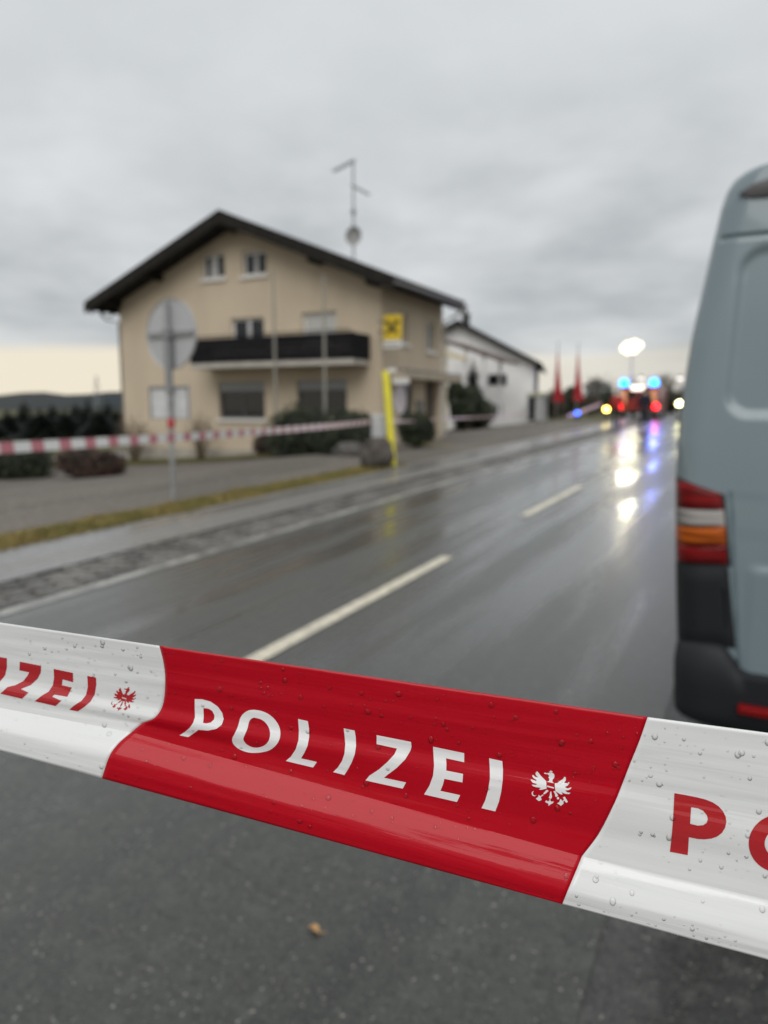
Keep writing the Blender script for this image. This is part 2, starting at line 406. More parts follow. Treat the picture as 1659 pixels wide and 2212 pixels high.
def bush(name, label, parts, mleaf, n=2600, s=0.05, group=None, cat='bush'):
    c0 = parts[0][0]; t = thing(name, (c0[0], c0[1], gz(c0[0], c0[1])), label, cat, group)
    b = MB(); core = MB(); st = MB()
    for c, rad in parts:
        leaf_cloud(b, c, rad, n, s)
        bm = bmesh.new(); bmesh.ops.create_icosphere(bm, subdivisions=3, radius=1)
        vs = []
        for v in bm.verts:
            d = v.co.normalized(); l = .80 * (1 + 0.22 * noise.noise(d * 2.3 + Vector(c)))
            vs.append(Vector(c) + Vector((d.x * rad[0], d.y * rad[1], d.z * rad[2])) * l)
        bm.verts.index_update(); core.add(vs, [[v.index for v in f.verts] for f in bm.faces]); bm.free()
        g = gz(c[0], c[1])
        st = MB(); st.tube([(c[0], c[1], g - .05), (c[0] + .04, c[1], g + (c[2] - g) * .5), (c[0], c[1], c[2])], [.06, .045, .02], 7); st.build('stem', m_bark, t)
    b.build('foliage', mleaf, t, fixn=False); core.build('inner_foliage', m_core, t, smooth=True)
    return t
def dims(px0, px1, py0, py1, Y):
    a = on_y(px0, py1, Y); c = on_y(px1, py0, Y); return a, c
# yew bushes before the gable, right of the boulder and hedge at far left
a, c = dims(562, 716, 878, 1004, 18.6); a2, c2 = dims(668, 806, 890, 1004, 18.0)
bush('yew_bush', 'big dark yew bush below the right-hand shop window of the beige house',
     [(((a.x + c.x) / 2, 19.0, (a.z + c.z) / 2 + .02), ((c.x - a.x) / 2, .8, (c.z - a.z) / 2 * 1.03)),
      (((a2.x + c2.x) / 2, 18.5, (a2.z + c2.z) / 2 + .02), ((c2.x - a2.x) / 2, .8, (c2.z - a2.z) / 2 * 1.03))], m_dark, 4200, .05)
a, c = dims(848, 926, 893, 962, 20.6)
bush('yew_bush', 'small dark yew bush right of the yellow post', [(((a.x + c.x) / 2, 21.0, (a.z + c.z) / 2), ((c.x - a.x) / 2, .55, (c.z - a.z) / 2 * 1.05))], m_dark, 3000, .045)
p = on_ground(30, 1036); q = on_y(30, 950, p.y)
bush('clipped_hedge', 'dark green hedge at the left edge of the parking lot', [((p.x - .9 - i * .9, p.y + .6 + i * .2, (p.z + q.z) / 2 - .1), (1.0, .7, (q.z - p.z) / 2 + .05)) for i in range(-1, 3)], m_dark, 2200, .05, cat='hedge')
p = on_ground(140, 1036); q = on_y(140, 968, p.y)
bush('rust_bush', 'reddish brown bush right of the dark hedge', [((p.x, p.y + .6, (p.z + q.z) / 2), (.75, .6, (q.z - p.z) / 2)), ((p.x + .7, p.y + .7, (p.z + q.z) / 2 - .05), (.6, .5, (q.z - p.z) / 2 * .9))], m_rust, 2600, .045)
p = on_ground(440, 1003); 
bush('rust_bush', 'dark reddish bush under the left shop window', [((p.x + .2, 20.9, gz(p.x, 20.9) + .38), (.65, .45, .42))], m_rust, 2000, .04)
def twig_bush(label, px, base_y, top_y, Y, spread, n=46):
    A = on_y(px, base_y, Y); g = gz(A.x, Y); T = on_y(px, top_y, Y).z
    t = thing('bare_shrub', (A.x, Y, g), label, 'shrub', 'leafless garden shrubs'); b = MB()
    for i in range(n):
        a = random.uniform(0, 6.28); l = random.uniform(.25, 1) ** .7; h = (T - g) * random.uniform(.65, 1.05)
        p0 = Vector((A.x + math.cos(a) * .1, Y + math.sin(a) * .1, g - .03)); e = Vector((A.x + math.cos(a) * spread * l, Y + math.sin(a) * spread * l, g + h * (1.1 - .35 * l)))
        m_ = p0.lerp(e, .5) + Vector((random.uniform(-.1, .1), random.uniform(-.1, .1), .12)); b.tube([p0, m_, e], [.014, .01, .005], 4, caps=False)
        for _ in range(5):
            s_ = m_.lerp(e, random.uniform(0, 1)); b.tube([s_, s_ + Vector((random.uniform(-.25, .25), random.uniform(-.25, .25), random.uniform(.05, .35)))], [.006, .003], 3, caps=False)
    b.build('branches', m_twig, t)
twig_bush('leafless brown shrub at the left corner of the beige house', 292, 985, 890, 21.2, .75)
twig_bush('leafless shrub between the sign plate and the left shop window', 432, 985, 885, 21.2, .6, 36)

def conifer(label, x, y, h, rad, n=13, group=None, m=m_con, parent_z=None):
    g = gz(x, y) if parent_z is None else parent_z
    t = thing('conifer_tree', (x, y, g), label, 'tree', group)
    tr = MB(); tr.tube([(x, y, g - .2), (x, y, g + h * .5), (x, y, g + h * .97)], [rad * .07, rad * .045, .01], 6); tr.build('trunk', m_bark, t)
    b = MB()
    for i in range(n):
        f = i / (n - 1); z = g + h * (.06 + .92 * f); r = rad * (1 - f) ** .85 * random.uniform(.8, 1.1) + rad * .05
        k = max(6, int(22 * (1 - f) + 5))
        for j in range(k):
            a = 6.283 * (j + random.random()) / k; rr = r * random.uniform(.65, 1.1); dirv = Vector((math.cos(a), math.sin(a), 0)); side = Vector((-dirv.y, dirv.x, 0))
            tip = Vector((x, y, z)) + dirv * rr - Vector((0, 0, rr * random.uniform(.15, .4))); base = Vector((x, y, z + h * .02))
            w_ = rr * .34
            for q in range(4):
                c_ = base.lerp(tip, .25 + .22 * q); ww = w_ * (1 - .17 * q); dn = Vector((0, 0, -ww * .6))
                b.face([c_ + side * ww + dn, c_ + dirv * ww * 1.1, c_ - side * ww + dn, c_ - dirv * ww * .4])
    b.build('crown', m, t, fixn=False); return t
random.seed(21)
for i, (px, ty, Y, rr) in enumerate([(-25, 905, 34, 2.2), (14, 888, 38, 2.0), (52, 868, 40, 1.8), (84, 882, 36, 2.0), (112, 876, 42, 2.1), (138, 884, 37, 2.0), (163, 872, 41, 1.9), (188, 862, 39, 1.6), (212, 880, 36, 1.7), (232, 868, 43, 1.9), (252, 884, 40, 2.0)]):
    A = on_y(px, ty - 6, Y); g = gz(A.x, Y); rr *= 1.3
    lab = ['conifer cut by the left photo edge', 'wide dark conifer at the far left of the tree row', 'tall slim conifer, third from the left photo edge', 'bushy conifer in front of the left hill', 'dense conifer near the middle of the left tree row', 'low conifer in the middle of the left tree row', 'conifer left of the tallest one in the row', 'tallest slender conifer of the left row', 'short conifer right of the tallest one', 'dark conifer next to the house corner', 'conifer half hidden behind the beige house corner'][i]
    conifer(lab, A.x, Y, A.z - g, rr, group='conifers left of the beige house')
A = on_y(1022, 768, 39); conifer('slim dark spruce before the white building', A.x, 39, A.z - gz(A.x, 39), 1.15, 26)
a, c = dims(966, 1012, 828, 912, 36.5)
bush('evergreen_bush', 'tall dark evergreen bush between the beige house and the spruce', [(((a.x + c.x) / 2 + dx, 37 + dy, a.z + (c.z - a.z) * fz), ((c.x - a.x) * .36, .6, (c.z - a.z) * hz)) for dx, dy, fz, hz in ((-.1, 0, .3, .34), (.28, .3, .62, .3), (-.35, .2, .7, .38), (.4, -.2, .28, .28))], m_dark, 1500, .13)
a, c = dims(990, 1046, 838, 912, 37.5)
bush('evergreen_bush', 'low dark bush at the foot of the slim spruce', [(((a.x + c.x) / 2 + dx, 38 + dy, a.z + (c.z - a.z) * fz), ((c.x - a.x) * .33, .55, (c.z - a.z) * hz)) for dx, dy, fz, hz in ((-.3, 0, .3, .32), (.4, .2, .35, .3), (0, -.2, .62, .36), (.55, 0, .2, .22))], m_dark, 1300, .12)
def bare_tree(label, px, top, Y, spread, seed, group='bare trees up the road'):
    random.seed(seed); A = on_y(px, top, Y); x = A.x; g = gz(x, Y); h = A.z - g
    t = thing('bare_tree', (x, Y, g), label, 'tree', group); tr = MB(); cr = MB()
    tr.tube([(x, Y, g - .2), (x + .05, Y, g + h * .45), (x, Y, g + h * .75)], [h * .022, h * .016, h * .008], 6)
    for i in range(26):
        f = random.uniform(.22, .8); a = random.uniform(0, 6.28); l = spread * (1.15 - f) * random.uniform(.6, 1.1)
        s_ = Vector((x, Y, g + h * f)); e = s_ + Vector((math.cos(a) * l, math.sin(a) * l, l * random.uniform(.6, 1.3))); e.z = min(e.z, g + h)
        cr.tube([s_, s_.lerp(e, .5) + Vector((0, 0, .06 * l)), e], [h * .008, h * .005, h * .002], 4, caps=False)
        for _ in range(9):
            q = s_.lerp(e, random.uniform(.3, 1)); l2 = l * .45
            cr.tube([q, q + Vector((random.uniform(-l2, l2), random.uniform(-l2, l2), random.uniform(.1, l2)))], [h * .004, h * .0015], 3, caps=False)
    tr.build('trunk', m_bark, t); cr.build('crown', m_bark, t)
bare_tree('bare tree left of the fire van, above the dark hedge', 1298, 806, 84, 2.4, 3)
bare_tree('bare tree behind the fire van', 1372, 812, 90, 2.2, 4)
bare_tree('bare tree just right of the right blue beacon', 1432, 800, 82, 2.0, 5)
bare_tree('bare tree close to the van edge on the right', 1452, 810, 80, 2.0, 6)
bare_tree('bare tree above the roof of the beige house side wing', 1000, 690, 70, 3.0, 9)
random.seed(31)
for i, (px0, px1, top, Y) in enumerate([(1178, 1222, 846, 58), (1212, 1262, 838, 61), (1256, 1300, 852, 64), (1290, 1336, 846, 66), (1420, 1470, 842, 66), (1462, 1510, 838, 64)]):
    a = on_y(px0, top, Y); c = on_y(px1, top, Y); x = (a.x + c.x) / 2; g = gz(x, Y)
    bush('far_hedge_bush', ['dark bush behind the left red flag', 'dark bush between and behind the two red flags', 'dark bush right of the right red flag', 'dark bush left of the fire van', 'dark bush right of the fire van', 'dark bush beside the parked van edge far up the road'][i],
         [((x, Y, (g + a.z) / 2), ((c.x - a.x) / 2, 1.2, (a.z - g) / 2 * 1.05))], m_dark if i % 2 else leafmat('brown_hedge', (0.04, 0.032, 0.02), (0.07, 0.055, 0.035)), 1300, .12, 'bushes up the road')

# ================================================================== BEIGE HOUSE
HX0, HX1, HY0, HY1 = -22.75, -11.2, 22.15, 27.45
ZE, ZR, HB = 5.72, 8.02, -0.9
m_wall = mat('beige_render', (0.57, 0.472, 0.352), 0.85, var=(0.525, 0.435, 0.322), vscale=1.1, stretch=(1, 1, .45), detail=7, bump=(140, .25, .004))
m_trim = mat('house_white', (0.74, 0.72, 0.68), 0.55)
m_roof = mat('dark_roof', (0.018, 0.018, 0.02), 0.8, spec=.15, var=(0.035, 0.033, 0.032), vscale=4)
m_soff = mat('dark_wood', (0.014, 0.013, 0.012), 0.8, spec=.15, var=(0.028, 0.024, 0.02), vscale=6, stretch=(1, .2, 1))
m_par = mat('parapet_board', (0.014, 0.014, 0.017), 0.85, spec=.1, var=(0.020, 0.020, 0.022), vscale=5)
m_conc = mat('concrete', (0.50, 0.46, 0.41), 0.8, var=(0.40, 0.37, 0.33), vscale=3)
m_glass = mat('window_glass', (0.010, 0.012, 0.016), 0.05, spec=0.55)
m_curt = mat('curtain', (0.55, 0.54, 0.52), 0.9, var=(0.40, 0.40, 0.40), vscale=7, stretch=(6, 6, .3))
m_blind = mat('roller_blind', (0.47, 0.46, 0.43), 0.6)
m_zinc = mat('zinc', (0.16, 0.155, 0.15), 0.4, metal=0.6)
m_plinth = mat('plinth', (0.42, 0.385, 0.32), 0.9, var=(0.33, 0.30, 0.26), vscale=2)
house = thing('bank_house', ((HX0 + HX1) / 2, HY0, -0.2), 'beige gabled house with dark roof and black balcony parapet', 'house')
def front_rect(px0, px1, py0, py1):
    a = on_y(px0, py1, HY0); c = on_y(px1, py0, HY0); return a.x, c.x, a.z, c.z
wins = dict(a=front_rect(438, 484, 545, 604), b=front_rect(524, 574, 539, 597), c=front_rect(500, 569, 684, 742), d=front_rect(653, 726, 671, 745),
            e=front_rect(474, 571, 824, 904), f=front_rect(642, 749, 820, 902))
def side_rect(px0, px1, py0, py1):
    a = on_x(px0, py1, HX1); c = on_x(px1, py0, HX1); return a.y, c.y, a.z, c.z
sw = dict(g=side_rect(853, 881, 678, 738), h=side_rect(921, 940, 697, 757), door=side_rect(864, 893, 826, 932), porch=side_rect(918, 941, 806, 934))
# walls as panels with real openings
def wall_cells(b, axis, const, u0, u1, z0, ztop, holes, depth):
    us = sorted({u0, u1, *[h[0] for h in holes], *[h[1] for h in holes]}); zs = sorted({z0, ztop, *[h[2] for h in holes], *[h[3] for h in holes]})
    P = (lambda u, z, d=0: (u, const + d, z)) if axis == 'y' else (lambda u, z, d=0: (const - d, u, z))
    for i in range(len(us) - 1):
        for j in range(len(zs) - 1):
            uc, zc = (us[i] + us[i+1]) / 2, (zs[j] + zs[j+1]) / 2
            if any(h[0] < uc < h[1] and h[2] < zc < h[3] for h in holes): continue
            b.face([P(us[i], zs[j]), P(us[i+1], zs[j]), P(us[i+1], zs[j+1]), P(us[i], zs[j+1])])
    for h in holes:
        for (q0, q1) in (((h[0], h[2]), (h[1], h[2])), ((h[1], h[2]), (h[1], h[3])), ((h[1], h[3]), (h[0], h[3])), ((h[0], h[3]), (h[0], h[2]))):
            b.face([P(*q0), P(*q1), P(q1[0], q1[1], depth), P(q0[0], q0[1], depth)])
b = MB(); low = [wins[k] for k in 'cdef']; hi_ = [wins['a'], wins['b']]
wall_cells(b, 'y', HY0, HX0, HX1, HB, ZE, low, .22)
xm = (HX0 + HX1) / 2
# gable triangle: cut into columns so the attic windows stay open
cuts = sorted({HX0, xm, HX1, *[h[0] for h in hi_], *[h[1] for h in hi_]})
rz = lambda x: ZE + (ZR - ZE) * (1 - abs(x - xm) / (HX1 - xm))
for i in range(len(cuts) - 1):
    u0, u1 = cuts[i], cuts[i + 1]; hh = [h for h in hi_ if h[0] - 1e-4 <= u0 and u1 <= h[1] + 1e-4]
    if hh:
        h = hh[0]; b.face([(u0, HY0, ZE), (u1, HY0, ZE), (u1, HY0, h[2]), (u0, HY0, h[2])]); b.face([(u0, HY0, h[3]), (u1, HY0, h[3]), (u1, HY0, rz(u1)), (u0, HY0, rz(u0))])
    else: b.face([(u0, HY0, ZE), (u1, HY0, ZE), (u1, HY0, rz(u1)), (u0, HY0, rz(u0))])
for h in hi_:
    for (q0, q1) in (((h[0], h[2]), (h[1], h[2])), ((h[1], h[2]), (h[1], h[3])), ((h[1], h[3]), (h[0], h[3])), ((h[0], h[3]), (h[0], h[2]))):
        b.face([(q0[0], HY0, q0[1]), (q1[0], HY0, q1[1]), (q1[0], HY0 + .22, q1[1]), (q0[0], HY0 + .22, q0[1])])
b.build('front_wall', m_wall, house, fixn=False)
b = MB(); pr = sw['porch']
wall_cells(b, 'x', HX1, HY0, HY1, HB, ZE, [sw['g'], sw['h'], sw['door']], .22)
b.face([(HX0, HY0, HB), (HX0, HY1, HB), (HX0, HY1, ZE), (HX0, HY0, ZE)])
b.face([(HX0, HY1, HB), (HX1, HY1, HB), (HX1, HY1, ZE), (xm, HY1, ZR), (HX0, HY1, ZE)])
b.build('side_wall', m_wall, house, fixn=False)
b = MB(); b.box(HX0 - .03, HY0 - .03, HB, HX1 - 3.2, HY0 - .004, gz(-15, 22) + .08); b.build('plinth', m_plinth, house)
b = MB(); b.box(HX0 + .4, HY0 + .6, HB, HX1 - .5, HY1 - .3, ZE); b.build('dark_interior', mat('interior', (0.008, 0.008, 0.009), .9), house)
def window(axis, rect, kind):
    u0, u1, z0, z1 = rect; fr = MB(); gl_ = MB(); si = MB(); cu = MB(); c0 = HY0 if axis == 'y' else HX1
    def bx(B, a0, a1, q0, q1, d0, d1):
        if axis == 'y': B.box(a0, c0 + d0, q0, a1, c0 + d1, q1)
        else: B.box(c0 - d1, a0, q0, c0 - d0, a1, q1)
    t_ = .085
    top = z1
    if kind == 'shop':
        top = z1 - .32
        sb = MB(); bx(sb, u0 + .02, u1 - .02, top, z1 - .01, .06, .20)
    bx(fr, u0, u0 + t_, z0, top, .12, .19); bx(fr, u1 - t_, u1, z0, top, .12, .19); bx(fr, u0 + t_, u1 - t_, z0, z0 + t_, .12, .19); bx(fr, u0 + t_, u1 - t_, top - t_, top, .12, .19)
    um = (u0 + u1) / 2
    if kind in ('two', 'open'): bx(fr, um - .045, um + .045, z0 + t_, top - t_, .115, .185)
    if kind == 'shop':
        bx(fr, um - .03, um + .03, z0 + t_, top - t_, .12, .185)
    w_ = fr.build('window', m_trim if kind != 'shop' else mat('shop_frame', (0.10, 0.10, 0.10), .5), house)
    bx(gl_, u0 + t_, u1 - t_, z0 + t_, top - t_, .15, .158); gl_.build('pane', m_glass, w_)
    if kind == 'shop': sb.build('shutter_box', mat('shutter_grey', (0.30, 0.30, 0.30), .5), w_)
    if kind == 'blind': bx(cu, u0 + .03, u1 - .03, z0 + .05, z1 - .03, .135, .145); cu.build('roller_blind', m_blind, w_)
    if kind == 'open':
        bx(cu, um - .20, um + .16, z0 + .08, z1 - .1, .095, .11); cu.build('curtain', m_curt, w_)
    if kind == 'two':
        bx(cu, um - .05, um + .12, z0 + .05, z1 - .08, .10, .112); cu.build('curtain', m_curt, w_)
    if kind != 'blind':
        bx(si, u0 - .07, u1 + .07, z0 - .11, z0 - .004, -.09, .12); si.build('sill', m_trim, w_)
    return w_
window('y', wins['a'], 'open'); window('y', wins['b'], 'two'); window('y', wins['c'], 'two'); window('y', wins['d'], 'blind')
window('y', wins['e'], 'shop'); window('y', wins['f'], 'shop'); window('x', sw['g'], 'two'); window('x', sw['h'], 'two')
# entrance door with round poster, painted porch shade, notice box
d = sw['door']; b = MB(); b.box(HX1 - .20, d[0], d[2], HX1 - .14, d[1], d[3] - .28); do = b.build('door', mat('door_frame', (0.16, 0.18, 0.16), .4), house)
b = MB(); b.box(HX1 - .138, d[0] + .1, d[2] + .15, HX1 - .132, d[1] - .1, d[3] - .42); b.build('pane', mat('door_glass', (0.07, 0.085, 0.075), .06, spec=.8), do)
b = MB(); b.box(HX1 - .21, d[0], d[3] - .275, HX1 - .13, d[1], d[3] - .02); b.build('transom', mat('transom_blue', (0.25, 0.28, 0.36), .3), do)
b = MB(); b.tube([(HX1 - .13, d[0] + .16, d[2] + 1.0), (HX1 - .07, d[0] + .16, d[2] + 1.0), (HX1 - .07, d[0] + .16, d[2] + 1.3)], .012, 6); b.build('handle', m_zinc, do)
pc = on_x(864, 862, HX1 + .02); b = MB(); b.lathe((HX1 + .012, pc.y, pc.z), [(0.0, 0), (.52, 0), (.52, .012), (0, .012)], 28, axis='x')
b.build('round_poster', mat('poster_white', (0.78, 0.70, 0.72), .4), house)
pc = on_x(905, 888, HX1); b = MB(); b.box(HX1 + .002, pc.y - .28, pc.z - .38, HX1 + .08, pc.y + .28, pc.z + .38); b.build('notice_box', mat('notice_grey', (0.17, 0.17, 0.15), .5), house)
b = MB(); b.box(HX1 - .8, pr[0], pr[2] - .5, HX1 + .003, pr[1], pr[3]); b.build('porch_shade_face', mat('porch_shade', (0.13, 0.105, 0.08), .85), house)  # flat face on the wall, the porch's shade is put into its colour
# balcony on the gable
bl, br = on_y(410, 795, HY0 - 1.15), on_y(762, 780, HY0 - 1.15)
zb = 3.02; b = MB(); b.box(bl.x, HY0 - 1.15, zb, br.x, HY0 + .05, zb + .17); sl = b.build('balcony', m_conc, house)
pl_ = [Vector((0, -1.16, zb + .175)), Vector((0, -1.34, zb + .99)), Vector((0, -1.29, zb + 1.0)), Vector((0, -1.11, zb + .175))]
npb = 5
for r in range(npb):                                        # boards of the leaning parapet
    f0, f1 = r / npb, (r + 1) / npb - .004
    q = [pl_[0].lerp(pl_[1], f0), pl_[0].lerp(pl_[1], f1), pl_[3].lerp(pl_[2], f1), pl_[3].lerp(pl_[2], f0)]
    lean = .18 * (f0 + f1) / 2
    b = MB(); b.prism([(bl.x - lean + .22 * (f0 + f1) / 2 + 0.06, HY0 + v.y, v.z) for v in q], (0, 0, 0), (br.x - bl.x + lean * .3, 0, 0)); b.build('parapet_board', m_par, sl)
    for xx in (bl.x + .06, br.x - .0):
        b = MB(); b.box(xx - .02, HY0 - 1.10 - lean, zb + .175 + f0 * .82, xx + .02, HY0, zb + .175 + f1 * .82); b.build('parapet_board', m_par, sl)
b = MB(); b.tube([(bl.x + .05, HY0 - 1.32, zb + 1.06), (br.x, HY0 - 1.32, zb + 1.06)], .022, 8); b.build('handrail', m_soff, sl)
# roof: two slabs with overhang, verge boards, purlins, gutters
OV, OF = .86, .88; sl_ = (ZR - ZE) / (HX1 - xm)
roof_o = None
for s in (-1, 1):
    ex = xm + s * ((HX1 - xm) + OV); ez = ZR - sl_ * ((HX1 - xm) + OV)
    sec = [(xm, 0, ZR + .04), (ex, 0, ez + .04), (ex, 0, ez + .30), (xm, 0, ZR + .34)]
    b = MB(); b.prism(sec, (0, HY0 - OF, 0), (0, (HY1 + .15) - (HY0 - OF), 0))
    o = b.build('roof', m_roof, house)
    roof_o = o if s == 1 else roof_o
    b = MB(); b.prism([(xm + s * .0, 0, ZR + .35), (ex + s * .02, 0, ez + .31), (ex + s * .02, 0, ez - .12), (xm, 0, ZR - .10)], (0, HY0 - OF - .05, 0), (0, .047, 0)); b.build('verge_board', m_soff, o)
    b = MB(); b.tube([(ex + s * .06, HY0 - OF, ez + .1), (ex + s * .06, HY1 + .15, ez + .08)], .07, 8); b.build('gutter_pipe', m_zinc, o)
    for k in range(14):                                    # rafter tails
        yy = HY0 - OF + .15 + k * .5
        b = MB(); b.prism([(xm + s * (HX1 - xm + .02), 0, ZE - .05), (ex - s * .06, 0, ez - .10), (ex - s * .06, 0, ez + .03), (xm + s * (HX1 - xm + .02), 0, ZE + .03)], (0, yy, 0), (0, .09, 0)); b.build('rafter', m_soff, o)
    b = MB()
for fx in (-1, -.62, 0, .62, 1):
    x = xm + fx * (HX1 - xm) * .985; z = rz(x) - .02
    b = MB(); b.box(x - .09, HY0 - OF + .12, z - .22, x + .09, HY0 - .003, z); b.build('purlin', m_soff, house)
# drip pipe at left eave and downpipe at the right rear corner
ex = HX0 - OV; b = MB(); b.tube([(ex + .02, HY0 - .2, ZE - .35), (ex + .25, HY0 - .1, ZE - .62), (HX0 - .07, HY0 + .02, ZE - .75), (HX0 - .07, HY0 + .02, HB)], .045, 8); b.build('downpipe', m_zinc, house)
pb_ = on_ground(957, 940); ey = HY1 - 1.0
b = MB(); b.rbox(HX1 + .12, ey - .12, gz(HX1, ey) - .1, HX1 + .36, ey + .12, 2.62, .02); b.build('column', m_wall, house)
b = MB(); b.tube([(HX1 + .95, HY1 - .1, ZE - .35), (HX1 + .5, HY1 - .05, ZE - .6), (HX1 + .08, HY1 + .02, ZE - .8), (HX1 + .08, HY1 + .02, .3)], .05, 8); b.build('downpipe', mat('pale_pipe', (0.55, 0.52, 0.46), .5), house)
# canopy along the side
ca, cb = on_x(829, 772, HX1 + .6), on_x(966, 800, HX1 + .6)
b = MB(); b.box(HX1 + .003, HY0 + .2, 2.62, HX1 + .8, HY1 + .1, 2.86); cp = b.build('canopy', mat('canopy_fascia', (0.45, 0.385, 0.29), .8, var=(.36, .31, .24), vscale=3), house)
b = MB(); b.box(HX1 + .003, HY0 + .18, 2.865, HX1 + .82, HY1 + .12, 2.90); b.build('canopy_flashing', m_zinc, cp)
b = MB(); b.box(HX1 + .35, HY0 + .14, 2.42, HX1 + .95, HY0 + .17, 2.60); b.build('canopy_lamp', m_trim, cp)
# antenna on the right roof slope
ab = on_y(764, 548, 24.8); at_ = on_y(757, 345, 24.8)
zroof = ZR - sl_ * abs(ab.x - xm) + .2
m_alu = mat('aerial_grey', (0.23, 0.235, 0.23), .45, metal=.5)
b = MB(); b.tube([(ab.x, 24.8, zroof), (ab.x, 24.8, at_.z)], .035, 8); an = b.build('antenna_mast', m_alu, roof_o)
def yagi(z, az, ln, n, rod):
    y_ = MB(); dv = Vector((math.cos(az), math.sin(az), 0)); sv = Vector((-dv.y, dv.x, .0)); p0 = Vector((ab.x, 24.8, z))
    y_.tube([p0 - dv * .15, p0 + dv * ln], .022, 6)
    for k in range(n):
        c_ = p0 + dv * ln * (k + .5) / n; y_.tube([c_ - sv * rod, c_ + sv * rod], .012, 4); y_.tube([c_ - Vector((0, 0, rod * .35)), c_ + Vector((0, 0, rod * .35))], .010, 4)
    y_.build('aerial', m_alu, an)
yagi(at_.z - .06, R(150), 1.45, 8, .16); yagi(on_y(764, 402, 24.8).z, R(90), 1.25, 6, .11)
b = MB(); zc = on_y(764, 458, 24.8).z; b.rbox(ab.x - .07, 24.74, zc - .1, ab.x + .07, 24.86, zc + .1, .02); b.build('amplifier', m_alu, an)
dc = on_y(764, 510, 24.65); b = MB(); b.lathe(dc, [(0.0, .10), (.16, .085), (.27, .04), (.33, -.02), (.335, -.03), (.27, .02), (.16, .065), (0, .08)], 28, axis='y')
b.build('satellite_dish', mat('dish_grey', (0.30, 0.30, 0.29), .5), an)
b = MB(); b.tube([dc + Vector((0, .0, -.3)), dc + Vector((0, -.38, -.12))], .012, 5); b.rbox(dc.x - .03, dc.y - .45, dc.z - .15, dc.x + .03, dc.y - .36, dc.z - .08, .01); b.build('dish_arm', m_alu, an)

# bank sign: illuminated-box sign in yellow with dark cross emblem, standing off the corner
sa, sb_ = on_x(833, 742, HX1 + .55), on_x(866, 686, HX1 + .55)
yS = (sa.y + sb_.y) / 2; zs0, zs1 = sb_.z - 1.02, sb_.z + .02
sg = thing('bank_sign', (HX1 + .6, yS, zs0), 'yellow square bank sign with black crossed emblem on the house corner', 'sign')
xA, xB = on_y(832, 710, yS).x, on_y(865, 710, yS).x
b = MB(); b.rbox(xA - .03, yS - .07, zs0 + .26, xB + .03, yS + .09, zs1, .015); b.build('yellow_panel', mat('sign_yellow', (0.72, 0.50, 0.02), .4), sg)
b = MB(); b.rbox(xA - .03, yS - .07, zs0, xB + .03, yS + .09, zs0 + .24, .015); b.build('white_panel', m_trim, sg)
b = MB(); cx_, cz_, hw = (xA + xB) / 2, (zs0 + .26 + zs1) / 2, (xB - xA) * .40
for s in (-1, 1):                                           # crossed gable boards with horse-head ends
    P = [(-1.15, -.85), (-.55, -1.1), (.30, -.12), (.92, .50), (1.2, .50), (1.15, .95), (.70, 1.15), (.30, .92), (.34, .55), (-.2, .08)]
    b.prism([(cx_ + s * q[0] * hw, yS - .078 - .004 * s, cz_ + q[1] * hw * .95) for q in P], (0, 0, 0), (0, .005, 0))
b.build('cross_emblem', mat('emblem_black', (0.03, 0.026, 0.01), .5), sg)
b = MB()
for k in range(5): b.box(xA + .04 + k * (xB - xA) * .19, yS - .076, zs0 + .08, xA + .04 + k * (xB - xA) * .19 + .075, yS - .071, zs0 + .16)
b.build('small_lettering', mat('sign_text', (0.2, 0.2, 0.2), .5), sg)
for zq in (.5, .85):
    b = MB(); b.box(HX1 + .004, yS - .02, zs0 + zq, xA, yS + .03, zs0 + zq + .06); b.build('bracket', m_zinc, sg)

# flagpoles before the gable
for px, top, lab in ((593, 588, 'left of the two thin grey flagpoles before the gable'), (702, 602, 'right of the two thin grey flagpoles before the gable')):
    T = on_y(px - 3, top, 19.8); g = gz(T.x, 19.8)
    fp = thing('flagpole', (T.x, 19.8, g), lab, 'flagpole', 'flagpoles before the gable')
    m_pole = mat('flagpole_alu', (0.30, 0.285, 0.25), .4, metal=.3)
    b = MB(); b.tube([(T.x, 19.8, g - .05), (T.x, 19.8, g + 2.5), (T.x, 19.8, T.z)], [.05, .045, .03], 12); b.build('pole', m_pole, fp, smooth=True, angle=40)
    b = MB(); b.lathe((T.x, 19.8, T.z), [(0, .09), (.04, .07), (.05, .04), (.04, .01), (.03, 0)], 12); b.build('finial', m_pole, fp)
    b = MB(); b.rbox(T.x - .09, 19.71, g - .04, T.x + .09, 19.89, g + .12, .02); b.build('foot', m_zinc, fp)

# ================================================================== THINGS BY THE LOT
m_galv = mat('galvanised', (0.36, 0.365, 0.36), .45, metal=.35, var=(.28, .285, .285), vscale=8)
m_signback = mat('sign_back', (0.44, 0.445, 0.45), .45, metal=.15, var=(.43, .435, .44), vscale=3)
S = on_ground(376, 1086); S = Vector((S.x, S.y, gz(S.x, S.y)))
sp = thing('traffic_sign', S, 'large round traffic sign seen from behind on a grey pole', 'sign')
ztop = on_y(366, 648, S.y).z
b = MB(); b.tube([S - Vector((0, 0, .05)), (S.x, S.y, ztop)], .038, 12); b.build('pole', m_galv, sp, smooth=True, angle=40)
zc = on_y(366, 721, S.y).z; rr = (ztop - zc) + .02
b = MB(); b.lathe((S.x, S.y + .075, zc), [(0, 0), (rr, 0), (rr + .012, -.02), (rr + .012, .022), (rr, .026), (0, .026)], 48, axis='y'); b.build('round_plate', m_signback, sp, smooth=True, angle=30)
m_brk = mat('bracket_grey', (0.26, 0.265, 0.265), .5, metal=.3)
